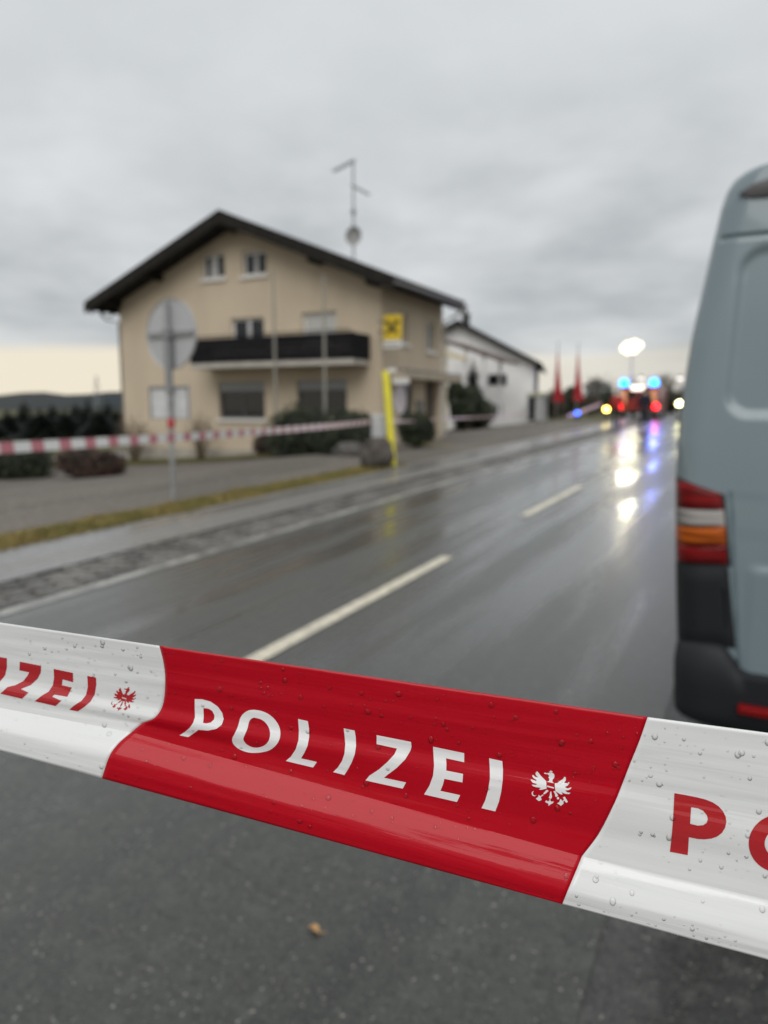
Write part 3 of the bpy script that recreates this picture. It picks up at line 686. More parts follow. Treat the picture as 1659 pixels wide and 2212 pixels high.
b = MB(); b.box(S.x - rr * .93, S.y + .036, zc - .035, S.x + rr * .93, S.y + .072, zc + .035); b.build('cross_rail', m_brk, sp)
b = MB(); b.box(S.x - .07, S.y + .038, zc - rr * .95, S.x + .07, S.y + .073, zc - .036); b.build('upright_rail', m_brk, sp)
sp.rotation_euler.z = R(-5)
b = MB(); b.rbox(S.x - .075, S.y - .055, zc - .07, S.x + .075, S.y + .06, zc + .07, .01); b.build('clamp', m_brk, sp)
q0, q1 = on_y(316, 905, S.y), on_y(405, 833, S.y)
b = MB(); b.tube([(S.x, S.y, q1.z - .1), (S.x, S.y, zc - .1)], .06, 12); b.build('pole_sleeve', m_brk, sp, smooth=True, angle=40)
b = MB(); b.rbox(q0.x, S.y + .05, q0.z, q1.x, S.y + .08, q1.z, .012); pl = b.build('square_plate', mat('plate_pale', (.60, .60, .60), .5, var=(.50, .50, .50), vscale=9), sp)
b = MB()
for (a0, a1, c0, c1) in ((q0.x, q1.x, q1.z - .035, q1.z), (q0.x, q1.x, q0.z, q0.z + .02), (q0.x, q0.x + .02, q0.z, q1.z), (q1.x - .02, q1.x, q0.z, q1.z)): b.box(a0, S.y + .03, c0, a1, S.y + .049, c1)
b.build('rim', m_brk, pl)
zt = on_y(370, 914, S.y).z; b = MB(); b.tube([(S.x, S.y, zt - .07), (S.x + .005, S.y, zt), (S.x, S.y, zt + .07)], [.05, .06, .05], 10); b.build('red_tape_wrap', mat('wrap_red', (0.45, 0.05, 0.06), .4), sp)

Rk = on_ground(797, 1014)
def boulder(name, label, c, rad, seed, mt):
    bm = bmesh.new(); bmesh.ops.create_icosphere(bm, subdivisions=4, radius=1); b = MB(); vs = []
    for v in bm.verts:
        d = v.co.normalized(); k = 1 + .22 * noise.noise(d * 1.4 + Vector((seed, 0, 0))) + .10 * noise.noise(d * 3.7 + Vector((0, seed, 0))) + .03 * noise.noise(d * 11)
        vs.append(Vector((c[0] + d.x * rad[0] * k, c[1] + d.y * rad[1] * k, c[2] + max(-.75, d.z * k) * rad[2])))
    bm.verts.index_update(); b.add(vs, [[v.index for v in f.verts] for f in bm.faces]); bm.free()
    return tag(b.build(name, mt, smooth=True), label, 'boulder')
m_rock = mat('rock', (0.055, 0.046, 0.040), .85, var=(0.105, 0.092, 0.08), vscale=5, bump=(18, .8, .03))
boulder('boulder', 'dark brown boulder at the foot of the yellow post', (Rk.x - .02, Rk.y + .42, gz(Rk.x, Rk.y) + .30), (.40, .38, .43), 2.3, m_rock)
q = on_ground(745, 985); boulder('boulder', 'low grey boulder left of the bigger one, before the yew bush', (q.x, q.y + .3, gz(q.x, q.y) + .12), (.48, .34, .26), 5.1, mat('rock_grey', (0.06, 0.054, 0.05), .85, var=(0.10, 0.093, 0.085), vscale=5, bump=(18, .8, .03)))
# yellow marker post, leaning a little
Y0 = on_ground(849, 1010); Y0.z = gz(Y0.x, Y0.y); Y1 = on_y(833, 800, Y0.y + .05)
yp = thing('yellow_post', Y0, 'leaning bright yellow marker post beside the boulder', 'post')
m_ypost = mat('post_yellow', (0.80, 0.72, 0.03), .4, var=(0.72, 0.63, 0.04), vscale=4)
d_ = (Y1 - Y0).normalized()
b = MB(); secs = []
for f in (-.02, .3, .6, .97, 1.0):
    c_ = Y0.lerp(Y1, f); k = 1.0 if f < .99 else .8
    secs.append([c_ + Vector((math.cos(t) * .085 * k, math.sin(t) * .06 * k, 0)) for t in [2 * math.pi * (i + .5) / 12 for i in range(12)]])
b.grid(secs, close=True); b.face(secs[-1]); b.build('shaft', m_ypost, yp, smooth=True, angle=40)
b = MB(); t0 = Y1 + Vector((.02, 0, -.02)); b.rbox(t0.x + .03, t0.y - .05, t0.z - .03, t0.x + .24, t0.y + .05, t0.z + .05, .015); b.build('lamp_arm', m_trim, yp)
b = MB(); b.lathe((Y0.x, Y0.y, Y0.z), [(0, -.02), (.13, -.02), (.13, .03), (.09, .05), (0, .05)], 16); b.build('foot_collar', m_zinc, yp)
# white box pillar behind the boulder
W0 = Vector((on_y(818, 920, Rk.y + .95).x, Rk.y + .95, 0)); W0.z = gz(W0.x, W0.y)
wt = on_y(820, 896, W0.y).z
wp = thing('white_pillar', W0, 'white utility pillar behind the boulder with tape tied round it', 'pillar')
b = MB(); b.rbox(W0.x - .13, W0.y - .12, W0.z - .02, W0.x + .13, W0.y + .12, wt - .06, .02); b.build('cabinet', mat('pillar_white', (0.52, 0.53, 0.53), .5), wp)
b = MB(); b.rbox(W0.x - .15, W0.y - .14, wt - .058, W0.x + .15, W0.y + .14, wt, .02); b.build('cap', mat('pillar_cap', (0.62, 0.62, 0.62), .5), wp)
b = MB(); b.box(W0.x - .09, W0.y - .126, W0.z + .2, W0.x + .09, W0.y - .121, wt - .2); b.build('door', mat('pillar_door', (0.46, 0.47, 0.47), .5), wp)
# yellow grit bin
Gb = on_ground(921, 944); Gb.z = gz(Gb.x, Gb.y)
gb = thing('grit_bin', Gb, 'small yellow bin by the house column', 'bin')
b = MB(); b.prism([(Gb.x - .28, 0, Gb.z), (Gb.x + .28, 0, Gb.z), (Gb.x + .36, 0, Gb.z + .5), (Gb.x - .36, 0, Gb.z + .5)], (0, Gb.y, 0), (0, .5, 0)); b.build('tub', mat('bin_yellow', (0.48, 0.36, 0.03), .5), gb)
b = MB(); b.rbox(Gb.x - .39, Gb.y - .04, Gb.z + .5, Gb.x + .39, Gb.y + .54, Gb.z + .58, .03); b.build('lid', mat('bin_lid', (0.42, 0.33, 0.04), .5), gb)

# barrier tapes stretched behind
m_tr = mat('far_tape_red', (0.54, 0.19, 0.225), .4); m_tw = mat('far_tape_white', (0.78, 0.77, 0.75), .35)
def far_tape(label, pts, width, period, twist=0.25):
    """pts: world points; sagging ribbon with equal red and white fields"""
    P = []; tot = 0; res = []
    for k in range(len(pts) - 1):
        A, B = Vector(pts[k]), Vector(pts[k + 1]); L = (B - A).length; n = max(4, int(L / (period / 9)))
        for i in range(n + (k == len(pts) - 2)):
            f = i / n; p = A.lerp(B, f) - Vector((0, 0, 4 * f * (1 - f) * L * .003)); res.append(p)
    b = MB(); acc = 0; prev = None; rows = []
    for p in res:
        if prev is not None: acc += (p - prev).length
        a = twist * math.sin(acc * .9); dirv = (res[-1] - res[0]).normalized(); sv = Vector((-dirv.y, dirv.x, 0))
        u_ = Vector((0, 0, 1)) * math.cos(a) + sv * math.sin(a); rows.append((p - u_ * width / 2, p, p + u_ * width / 2, acc)); prev = p
    for i in range(len(rows) - 1):
        mi = 1 if ((rows[i][3] + rows[i + 1][3]) / 2 / period) % 1 < .44 else 0
        for j in (0, 1): b.face([rows[i][j], rows[i + 1][j], rows[i + 1][j + 1], rows[i][j + 1]], mi)
    return tag(b.build('barrier_tape', [m_tw, m_tr], smooth=True, weld=1e-5, fixn=False), label, 'barrier tape')
LT = at_depth(-260, 982, 5.4); L2 = at_depth(0, 967, 6.2)
knot = Vector((W0.x - .14, W0.y - .14, on_y(806, 911, W0.y).z))
far_tape('red and white tape stretched from the left photo edge to the white pillar', [LT, knot], .10, .38, .12)
dpx = HX1 + .24; k1 = Vector((W0.x + .13, W0.y - .1, knot.z + .02)); k2 = Vector((HX1 + .24, ey - .14, on_y(957, 905, ey).z))
far_tape('faint tape running from the white pillar to the house column', [k1, k2], .07, .5)
k3 = on_y(1150, 905, 40.3)
far_tape('faint tape from the house column towards the phone booth', [k2 + Vector((.02, .28, 0)), Vector((on_y(1142, 905, 40.4).x, 40.4, k2.z + .1))], .07, .6)
far_tape('faint tape slanting up to the fire van from the blue lamp', [on_y(1225, 900, 46), on_y(1300, 872, 49)], .2, .36)

# ================================================================== FARTHER UP THE ROAD
m_white = mat('white_render', (0.82, 0.81, 0.80), .85, var=(.77, .76, .75), vscale=.8)
m_brown = mat('brown_wood', (0.085, 0.06, 0.05), .8, var=(.12, .085, .07), vscale=4)
WY = 46.0; wr = on_y(1150, 905, WY); wap = on_y(1000, 694, WY); wez = on_y(1150, 786, WY).z
wx1 = wr.x; wxm = wap.x; wx0 = 2 * wxm - wx1; wy1 = WY + 9
wh = thing('white_building', (wx1, WY, .6), 'white gabled building behind the beige house', 'building')
wh.rotation_euler.z = R(13)
b = MB(); b.add([(wx0, WY, -1.2), (wx1, WY, -1.2), (wx1, WY, wez), (wxm, WY, wap.z - .35), (wx0, WY, wez), (wx0, wy1, -1.2), (wx1, wy1, -1.2), (wx1, wy1, wez), (wxm, wy1, wap.z - .35), (wx0, wy1, wez)],
               [(0, 1, 2, 3, 4), (5, 9, 8, 7, 6), (1, 6, 7, 2), (0, 4, 9, 5), (2, 7, 8, 3), (3, 8, 9, 4)]); b.build('wall', m_white, wh)
for s, ex in ((1, wx1), (-1, wx0)):
    sl2 = (wap.z - .35 - wez) / (wx1 - wxm); eo = ex + s * .5
    b = MB(); b.prism([(wxm, 0, wap.z - .33), (eo, 0, wez - .5 * sl2 + .02), (eo, 0, wez - .5 * sl2 + .27), (wxm, 0, wap.z - .05)], (0, WY - .6, 0), (0, wy1 - WY + 1.2, 0)); ro = b.build('roof', m_roof, wh)
c0, c1 = on_y(1021, 730, WY + 2), on_y(1036, 684, WY + 2)
b = MB(); b.rbox(c0.x, WY + 1.8, c0.z - 1, c1.x, WY + 2.3, c1.z, .03); b.box(c0.x - .05, WY + 1.75, c1.z, c1.x + .05, WY + 2.35, c1.z + .1); b.build('chimney', mat('chimney_dark', (.05, .05, .048), .8), ro)
def wrect(px0, px1, py0, py1, nm, mt, d=.03):
    a, c = on_y(px0, py1, WY), on_y(px1, py0, WY); b = MB(); b.box(a.x, WY - d, a.z, c.x, WY - .003, c.z); o = b.build(nm, m_brk, wh)
    b = MB(); b.box(a.x + .07, WY - d - .006, a.z + .07, c.x - .07, WY - d - .002, c.z - .07); b.build('pane', mt, o)
wrect(1058, 1098, 808, 834, 'window', mat('dark_pane', (.008, .008, .01), .3, spec=.2)); wrect(1068, 1088, 873, 902, 'cellar_door', mat('grey_door', (.13, .13, .13), .6))
b = MB(); e0, e1 = on_y(1152, 856, WY + 3), on_y(1180, 792, WY + 3); b.box(wx1 + .004, WY + 3, .2, e1.x, WY + 8, e1.z); b.build('side_wing', m_brown, wh)
b = MB(); b.box(wx1 + .004, WY + 2.7, e1.z, e1.x + .3, WY + 8.3, e1.z + .2); b.build('side_wing_roof', m_roof, wh)
# lean-to carport
KY = 40.0; ka, kb = on_y(955, 738, KY), on_y(1082, 782, KY)
kp = thing('carport', (ka.x, KY, gz(ka.x, KY)), 'brown roofed carport between the beige house and the white building', 'carport')
b = MB(); b.prism([(ka.x, 0, ka.z), (kb.x, 0, kb.z), (kb.x, 0, kb.z + .16), (ka.x, 0, ka.z + .16)], (0, KY, 0), (0, 3.6, 0)); b.build('roof', m_brown, kp)
m_cream = mat('cream_beam', (0.60, 0.52, 0.34), .6); e0, e1 = on_y(955, 757, KY), on_y(1006, 771, KY)
b = MB(); b.prism([(e0.x, 0, e0.z), (e1.x, 0, e1.z), (e1.x, 0, e1.z - .25), (e0.x, 0, e0.z - .25)], (0, KY - .02, 0), (0, .15, 0)); b.build('beam', m_cream, kp)
for px in (960, 1002, 1040):
    A = on_y(px, 800, KY); f = (A.x - ka.x) / (kb.x - ka.x); zt = ka.z + (kb.z - ka.z) * f
    for yy in (KY + .15, KY + 3.3):
        b = MB(); b.box(A.x - .07, yy, gz(A.x, yy) - .05, A.x + .07, yy + .14, zt - .002); b.build('post', m_cream if px < 1000 else m_white, kp)
# phone booth
Bo = on_ground(1155, 912); Bo.z = gz(Bo.x, Bo.y); bw, bh = .45, on_y(1155, 848, Bo.y).z - Bo.z
bo = thing('phone_booth', Bo, 'narrow grey glazed booth at the roadside before the white building', 'booth')
m_bf = mat('booth_grey', (0.36, 0.37, 0.36), .5)
for sx in (-1, 1):
    for sy in (0, 1):
        b = MB(); b.box(Bo.x + sx * bw - .05, Bo.y + sy * .85, Bo.z, Bo.x + sx * bw + .05, Bo.y + sy * .85 + .09, Bo.z + bh - .2); b.build('post', m_bf, bo)
b = MB(); b.rbox(Bo.x - bw - .08, Bo.y - .05, Bo.z + bh - .198, Bo.x + bw + .08, Bo.y + 1.0, Bo.z + bh, .03); b.build('roof', mat('booth_roof', (.42, .42, .28), .5), bo)
b = MB(); b.box(Bo.x - bw + .05, Bo.y + .03, Bo.z + .1, Bo.x - .05, Bo.y + .05, Bo.z + bh - .25); b.build('pane', m_glass, bo)
b = MB(); b.box(Bo.x + .0, Bo.y + .03, Bo.z + .1, Bo.x + bw - .05, Bo.y + .06, Bo.z + bh - .25); b.build('side_panel', m_bf, bo)
b = MB(); b.box(Bo.x - bw - .03, Bo.y + .1, Bo.z + .1, Bo.x - bw + .02, Bo.y + .85, Bo.z + bh - .25); b.box(Bo.x - bw + .05, Bo.y + .85, Bo.z + .1, Bo.x + bw - .05, Bo.y + .9, Bo.z + bh - .25); b.build('back_panel', m_bf, bo)
# red flags hanging at their poles
m_flag = mat('flag_red', (0.50, 0.025, 0.04), .8, spec=.2, var=(.38, .02, .03), vscale=3)
for px, top, bot, lab in ((1206, 738, 868, 'left red flag hanging at its pole'), (1250, 740, 866, 'right red flag hanging at its pole')):
    Yf = 54.0; T = on_y(px, top, Yf); g = gz(T.x, Yf); zb_ = on_y(px, bot, Yf).z
    fl = thing('banner_flag', (T.x, Yf, g), lab, 'flag', 'red flags by the road')
    b = MB(); b.tube([(T.x, Yf, g - .05), (T.x, Yf, T.z)], [.05, .03], 10); b.build('pole', m_pole, fl)
    b = MB(); rows = []
    for i in range(26):
        f = i / 25; z = T.z - .9 - (T.z - .9 - zb_) * f; wd = .12 + .58 * f ** 1.6
        rows.append([(T.x - .03 - wd * j / 8 + wd * .75, Yf - .06 + .09 * math.sin(j * 1.9 + f * 3) * (.4 + f), z + .03 * math.sin(j)) for j in range(9)])
    b.grid(rows); b.build('cloth', m_flag, fl, smooth=True, fixn=False)
# far grey house and pylon
A, B_ = on_y(1262, 858, 110), on_y(1303, 826, 110)
fh = thing('far_house', (A.x, 110, 1.2), 'small pale grey house far behind the red flags', 'house')
b = MB(); b.box(A.x, 110, 1, B_.x, 118, B_.z - .5); b.build('wall', mat('far_grey', (.42, .44, .45), .8), fh)
b = MB(); mx = (A.x + B_.x) / 2; b.prism([(A.x - .4, 0, B_.z - .5), (B_.x + .4, 0, B_.z - .5), (mx, 0, B_.z + .5)], (0, 109.6, 0), (0, 8.8, 0)); b.build('roof', mat('far_roof', (.16, .155, .15), .8), fh)
for k in range(3):
    xx = A.x + (B_.x - A.x) * (.18 + .27 * k); b = MB(); b.box(xx, 109.97, B_.z - 1.7, xx + .5, 109.997, B_.z - .9); b.build('window', m_glass, fh)
T = on_y(208, 812, 150); g = gz(T.x, 150)
py = thing('power_pylon', (T.x, 150, g), 'thin lattice pylon on the left horizon', 'pylon'); b = MB(); hh = T.z - g
for sx in (-1, 1):
    for sy in (-1, 1): b.tube([(T.x + sx * .9, 150 + sy * .9, g), (T.x + sx * .12, 150 + sy * .12, T.z)], .06, 4)
for k in range(8):
    f0, f1 = k / 8, (k + 1) / 8; w0_, w1_ = .9 - .78 * f0, .9 - .78 * f1
    for s in (-1, 1): b.tube([(T.x - s * w0_, 150 - w0_, g + hh * f0), (T.x + s * w1_, 150 - w1_, g + hh * f1)], .035, 4)
b.build('tower', m_galv, py)
for f, l in ((.72, 1.8), (.86, 1.3)):
    b = MB(); b.tube([(T.x - l, 150, g + hh * f), (T.x + l, 150, g + hh * f)], .06, 4); b.build('crossarm', m_galv, py)

# ------------------------------------------------------------------ fire van with beacons and light mast
def glow(name, c, s): return mat(name, (0.05, 0.05, 0.05), .3, emit=c, estr=s)
m_fred = mat('fire_red', (0.20, 0.008, 0.008), .35, coat=.3)
m_tyre = mat('tyre', (0.018, 0.018, 0.018), .8)
m_blackpl = mat('black_plastic', (0.012, 0.013, 0.015), .5, spec=.3)
VYf = 47.0; vl, vr = on_y(1342, 830, VYf), on_y(1421, 825, VYf); vx0, vx1 = vl.x, vr.x; vz = gz((vx0 + vx1) / 2, VYf)
ft = vl.z - vz
fv = thing('fire_van', ((vx0 + vx1) / 2, VYf, vz), 'red fire service van with two blue beacons and a lit floodlight mast', 'van')
b = MB(); b.rbox(vx0, VYf, vz + .35, vx1, VYf + 5.4, vz + ft - .12, .12); b.build('body', m_fred, fv, smooth=True, angle=40)
vm = (vx0 + vx1) / 2
for s in (-1, 1):
    b = MB(); b.rbox(vm + s * .03 if s > 0 else vx0 + .2, VYf - .03, vz + .55, vx1 - .2 if s > 0 else vm - .03, VYf - .002, vz + ft - .3, .012); dr = b.build('rear_door', m_fred, fv)
    b = MB(); xa, xb = (vm + .12, vx1 - .32) if s > 0 else (vx0 + .32, vm - .12); b.box(xa, VYf - .04, vz + 1.25, xb, VYf - .031, vz + ft - .45); b.build('pane', m_glass, dr)
    b = MB(); b.lathe((vm + s * 1.0, VYf - .05, on_y(1380, 878, VYf).z - .0), [(0, -.06), (.15, -.05), (.17, 0), (.17, .05), (0, .05)], 18, axis='y'); b.build('tail_light', glow('tail_glow', (1, .01, .02), 7), fv)
    bp = on_y(1348 if s < 0 else 1413, 827 if s < 0 else 822, VYf + .6)
    b = MB(); b.lathe((bp.x, VYf + .6, vz + ft - .13), [(.20, 0), (.2, .03), (.13, .05)], 18); be = b.build('beacon_base', m_blackpl, fv)
    b = MB(); b.lathe((bp.x, VYf + .6, vz + ft - .08), [(.22, 0), (.24, .1), (.22, .28), (.14, .38), (0, .40)], 18); b.build('beacon_dome', glow('beacon_glow', (.0, .15, 1.0), 17), be)
    for yy in (VYf + .9, VYf + 4.4):
        xw = vx0 + .12 if s < 0 else vx1 - .12
        b = MB(); b.lathe((xw, yy, gz(vm, yy) + .36), [(.2, -.11), (.34, -.11), (.36, -.08), (.36, .08), (.34, .11), (.2, .11)], 20, axis='x'); wl = b.build('wheel', m_tyre, fv)
b = MB(); b.rbox(vx0 + .03, VYf - .16, vz + .32, vx1 - .03, VYf - .004, vz + .52, .03); b.build('bumper', m_blackpl, fv)
b = MB(); pz = on_y(1382, 838, VYf).z; b.rbox(vm - .45, VYf - .14, pz - .14, vm + .45, VYf - .045, pz + .14, .05); b.build('rear_work_light', glow('work_glow', (1, .93, .80), 2.6), fv)
b = MB(); b.box(vx0 + .06, VYf - .045, vz + .95, vx0 + .34, VYf - .035, vz + 1.75); b.build('reflective_stripe', mat('stripe_orange', (.95, .42, .22), .4, emit=(1, .5, .3), estr=.0), fv)
b = MB(); b.box(vx1 - .34, VYf - .045, vz + .95, vx1 - .06, VYf - .035, vz + 1.75); b.build('reflective_stripe', MATS['stripe_orange'], fv)
mt_ = on_y(1366, 750, VYf + .9)
b = MB(); b.tube([(mt_.x, VYf + .9, vz + ft - .14), (mt_.x, VYf + .9, mt_.z)], .035, 8); ms = b.build('light_mast', m_galv, fv)
b = MB(); b.tube([(mt_.x - .62, VYf + .9, mt_.z), (mt_.x + .62, VYf + .9, mt_.z)], .03, 6); b.build('lamp_bar', m_galv, ms)
for xx0, zz0 in ((-.44, -.06), (-.22, -.19), (.14, -.16), (-.24, .14), (.12, .21), (.40, .10), (-.04, .01)):
    xx, z_ = mt_.x + xx0, mt_.z + zz0
    b = MB(); b.lathe((xx, VYf + .88, z_), [(0, .06), (.10, .05), (.15, -.04), (.15, -.08), (.135, -.08)], 16, axis='y'); o = b.build('floodlight', m_blackpl, ms)
    b = MB(); b.lathe((xx, VYf + .803, z_), [(0, -.004), (.13, 0), (.13, .004), (0, .008)], 16, axis='y'); b.build('floodlight_lens', glow('flood_glow', (1, .92, .62), 1300), ms)
    b = MB(); b.lathe((xx, VYf + .80, z_), [(.135, .0), (.23, -.05), (.235, -.045), (.14, .006)], 20, axis='y'); b.build('halo_ring', glow('halo_glow', (1, .95, .62), 3.0), ms)  # added glowing ring, softens the lamp's edge into a halo
bl_ = bpy.data.lights.new('beacon_light', 'POINT'); bl_.energy = 130; bl_.color = (.12, .2, 1); bl_.shadow_soft_size = .2
blo = bpy.data.objects.new('beacon_light', bl_); col.objects.link(blo); blo.location = (vx1 - .1, VYf + .25, vz + ft + .3)
# warning lamps and street lamps
def ball_lamp(name, label, px, py, Y, rad, c, st, cat='lamp', group=None):
    p = on_y(px, py, Y); g = gz(p.x, Y); t = thing(name, (p.x, Y, g), label, cat, group)
    b = MB(); b.tube([(p.x, Y, g - .02), (p.x, Y, p.z - rad)], .03, 8)
    b.lathe((p.x, Y, g), [(0, 0), (.2, 0), (.2, .05), (.05, .08), (0, .08)], 14); b.build('stand', m_blackpl, t)
    b = MB(); b.lathe((p.x, Y, p.z), [(0, -rad), (rad * .6, -rad * .8), (rad, -rad * .1), (rad * .9, rad * .5), (rad * .5, rad * .9), (0, rad)], 16); b.build('lens', glow(name + '_glow', c, st), t)
    b = MB(); b.lathe((p.x, Y, p.z), [(rad * .75, -rad * 1.05), (rad * 1.1, -rad * .7), (rad * 1.1, -rad * .55), (rad * .7, -rad * .9)], 16); b.build('housing', m_blackpl, t)
ball_lamp('yellow_warning_lamp', 'yellow lamp glowing at the left of the fire van', 1310, 885, 44, .15, (1, .72, .12), 16)
ball_lamp('pale_warning_lamp', 'pale yellow lamp glowing right of the fire van, next to the parked van', 1468, 873, 46, .17, (1, .95, .45), 18)
ball_lamp('blue_warning_lamp', 'small blue lamp glowing low on the slanting tape', 1247, 893, 46.2, .13, (.03, .12, 1), 8)
for px, Yl, lab in ((1385, 74, 'faint street lamp behind the fire van roof'), (1469, 70, 'faint street lamp at the edge of the parked van')):
    p = on_y(px, 822, Yl); g = gz(p.x, Yl); t = thing('street_lamp', (p.x, Yl, g), lab, 'street lamp', 'street lamps up the road')
    b = MB(); b.tube([(p.x, Yl, g - .05), (p.x, Yl, p.z)], [.07, .045], 10); b.build('pole', m_galv, t)
    b = MB(); b.lathe((p.x, Yl, p.z), [(.05, 0), (.22, .05), (.26, .28), (.18, .34)], 16); b.build('globe', glow('street_glow', (1, .95, .9), 1.6), t)
    b = MB(); b.lathe((p.x, Yl, p.z), [(.28, .28), (.24, .38), (.08, .46), (0, .46)], 16); b.build('cap', m_blackpl, t)

# ------------------------------------------------------------------ people: skinned bodies with clothing
def skin(name, verts, edges, mt, parent, sub=2):
    bm = bmesh.new(); lay = bm.verts.layers.skin.verify(); vs = []
    org = parent.location
    for i, (p, r) in enumerate(verts):
        v = bm.verts.new(Vector(p)); v[lay].radius = (r, r) if not isinstance(r, tuple) else r; v[lay].use_root = (i == 0); vs.append(v)
    for a, c in edges: bm.edges.new((vs[a], vs[c]))
    me = bpy.data.meshes.new(name); bm.to_mesh(me); bm.free(); me.materials.append(mt)
    o = bpy.data.objects.new(name, me); col.objects.link(o); o.parent = parent
    md = o.modifiers.new('skin', 'SKIN'); md.use_smooth_shade = True; sb = o.modifiers.new('sub', 'SUBSURF'); sb.levels = sub; sb.render_levels = sub
    return o
m_skin = mat('skin', (0.48, 0.30, 0.22), .55); m_navy = mat('navy_cloth', (0.008, 0.010, 0.022), .8); m_blk = mat('black_cloth', (0.010, 0.010, 0.012), .8)
m_redj = mat('red_jacket', (0.34, 0.020, 0.016), .7); m_hair = mat('hair', (0.03, 0.02, 0.014), .7)
def person(label, px, Y, facing, h, jacket, trousers, headwear, step=.08):
    A = on_y(px, 920, Y); g = gz(A.x, Y); t = thing('person', (A.x, Y, g), label, 'person'); t.rotation_euler = (0, 0, facing); k = h / 1.75
    def V(*p): return tuple(q * k for q in p)
    s = step
    body = [(V(0, 0, .95), .10), (V(0, .01, 1.15), .10), (V(0, 0, 1.36), .10), (V(0, .0, 1.50), .055), (V(0, -.01, 1.60), (.075, .09)), (V(0, -.015, 1.69), (.07, .085)),
            (V(.17, 0, 1.42), .05), (V(.24, .02, 1.15), .042), (V(.26, -.05, .90), .032), (V(.262, -.07, .80), .03),
            (V(-.17, 0, 1.42), .05), (V(-.24, .02, 1.15), .042), (V(-.26, -.05, .90), .032), (V(-.262, -.07, .80), .03),
            (V(.095, 0, .88), .075), (V(.11, -.02 - s * .5, .50), .055), (V(.11, s, .09), .04), (V(.115, s - .14, .04), .035),
            (V(-.095, 0, .88), .075), (V(-.11, -.02 + s * .5, .50), .055), (V(-.11, -s, .09), .04), (V(-.115, -s - .14, .04), .035)]
    E_ = [(0, 1), (1, 2), (2, 3), (3, 4), (4, 5), (2, 6), (6, 7), (7, 8), (8, 9), (2, 10), (10, 11), (11, 12), (12, 13), (0, 14), (14, 15), (15, 16), (16, 17), (0, 18), (18, 19), (19, 20), (20, 21)]
    bo_ = skin('body', body, E_, m_skin, t)
    for sx in (1, -1):                                       # fingers and thumb, slightly curled
        for f in range(4):
            x0 = sx * .262; y0 = -.095 + f * .017; ln = (.075, .085, .08, .065)[f]
            skin('finger', [(V(x0, y0, .79), .009), (V(x0 - sx * .006, y0 - .004, .79 - ln * .5), .008), (V(x0 - sx * .022, y0 - .006, .79 - ln), .007)], [(0, 1), (1, 2)], m_skin, bo_, 1).parent = bo_
        skin('thumb', [(V(sx * .255, -.10, .81), .011), (V(sx * .25, -.125, .78), .009), (V(sx * .245, -.13, .75), .008)], [(0, 1), (1, 2)], m_skin, bo_, 1)
    jk = [(V(0, 0, .84), (.175, .13)), (V(0, 0, 1.05), (.165, .125)), (V(0, 0, 1.30), (.185, .13)), (V(0, .005, 1.44), (.11, .09)), (V(0, .005, 1.50), (.075, .07)),
          (V(.19, 0, 1.40), .075), (V(.25, .02, 1.14), .066), (V(.268, -.05, .87), .05), (V(-.19, 0, 1.40), .075), (V(-.25, .02, 1.14), .066), (V(-.268, -.05, .87), .05)]
    skin('jacket', jk, [(0, 1), (1, 2), (2, 3), (3, 4), (2, 5), (5, 6), (6, 7), (2, 8), (8, 9), (9, 10)], jacket, t)
    skin('trousers', [(V(0, 0, .93), (.15, .11)), (V(.095, 0, .84), .10), (V(.11, -.02 - s * .5, .50), .078), (V(.11, s, .10), .066), (V(-.095, 0, .84), .10), (V(-.11, -.02 + s * .5, .50), .078), (V(-.11, -s, .10), .066)],
         [(0, 1), (1, 2), (2, 3), (0, 4), (4, 5), (5, 6)], trousers, t)
    for sx, sy in ((1, s), (-1, -s)):
        skin('shoe', [(V(sx * .11, sy + .05, .05), .05), (V(sx * .115, sy - .06, .045), .05), (V(sx * .12, sy - .17, .035), .04)], [(0, 1), (1, 2)], m_blk, t)
    hd = MB(); org = Vector((A.x, Y, g))
    hd.lathe(org + Vector(V(0, .005, 1.62)), [(.088 * k, .0), (.10 * k, .06 * k), (.095 * k, .10 * k), (.06 * k, .145 * k), (0, .155 * k)], 16); hd.build('hair' if headwear is m_hair else 'cap', headwear, t, smooth=True)
    fc = MB()
    fc.lathe(org + Vector(V(0, -.105, 1.615)), [(.0, -.02), (.016, -.012), (.012, .01), (0, .02)], 8)
    for sx in (-1, 1): fc.lathe(org + Vector(V(sx * .088, 0, 1.62)), [(0, -.03), (.014, -.02), (.02, .01), (0, .03)], 8)
    fc.build('nose_and_ears', m_skin, t)
    ey_ = MB()
    for sx in (-1, 1): ey_.lathe(org + Vector(V(sx * .033, -.095, 1.64)), [(0, -.01), (.012, -.004), (.012, .004), (0, .01)], 8)
    ey_.lathe(org + Vector(V(0, -.098, 1.565)), [(0, -.006), (.028, 0), (0, .006)], 8); ey_.build('eyes_and_mouth', m_hair, t)
person('person in dark navy uniform standing on the wet road before the fire van', 1391, 33.0, R(172), 1.82, m_navy, m_navy, m_navy, .05)
person('person in red jacket and dark trousers left of the navy one', 1331, 35.0, R(200), 1.74, m_redj, m_blk, m_hair, .12)

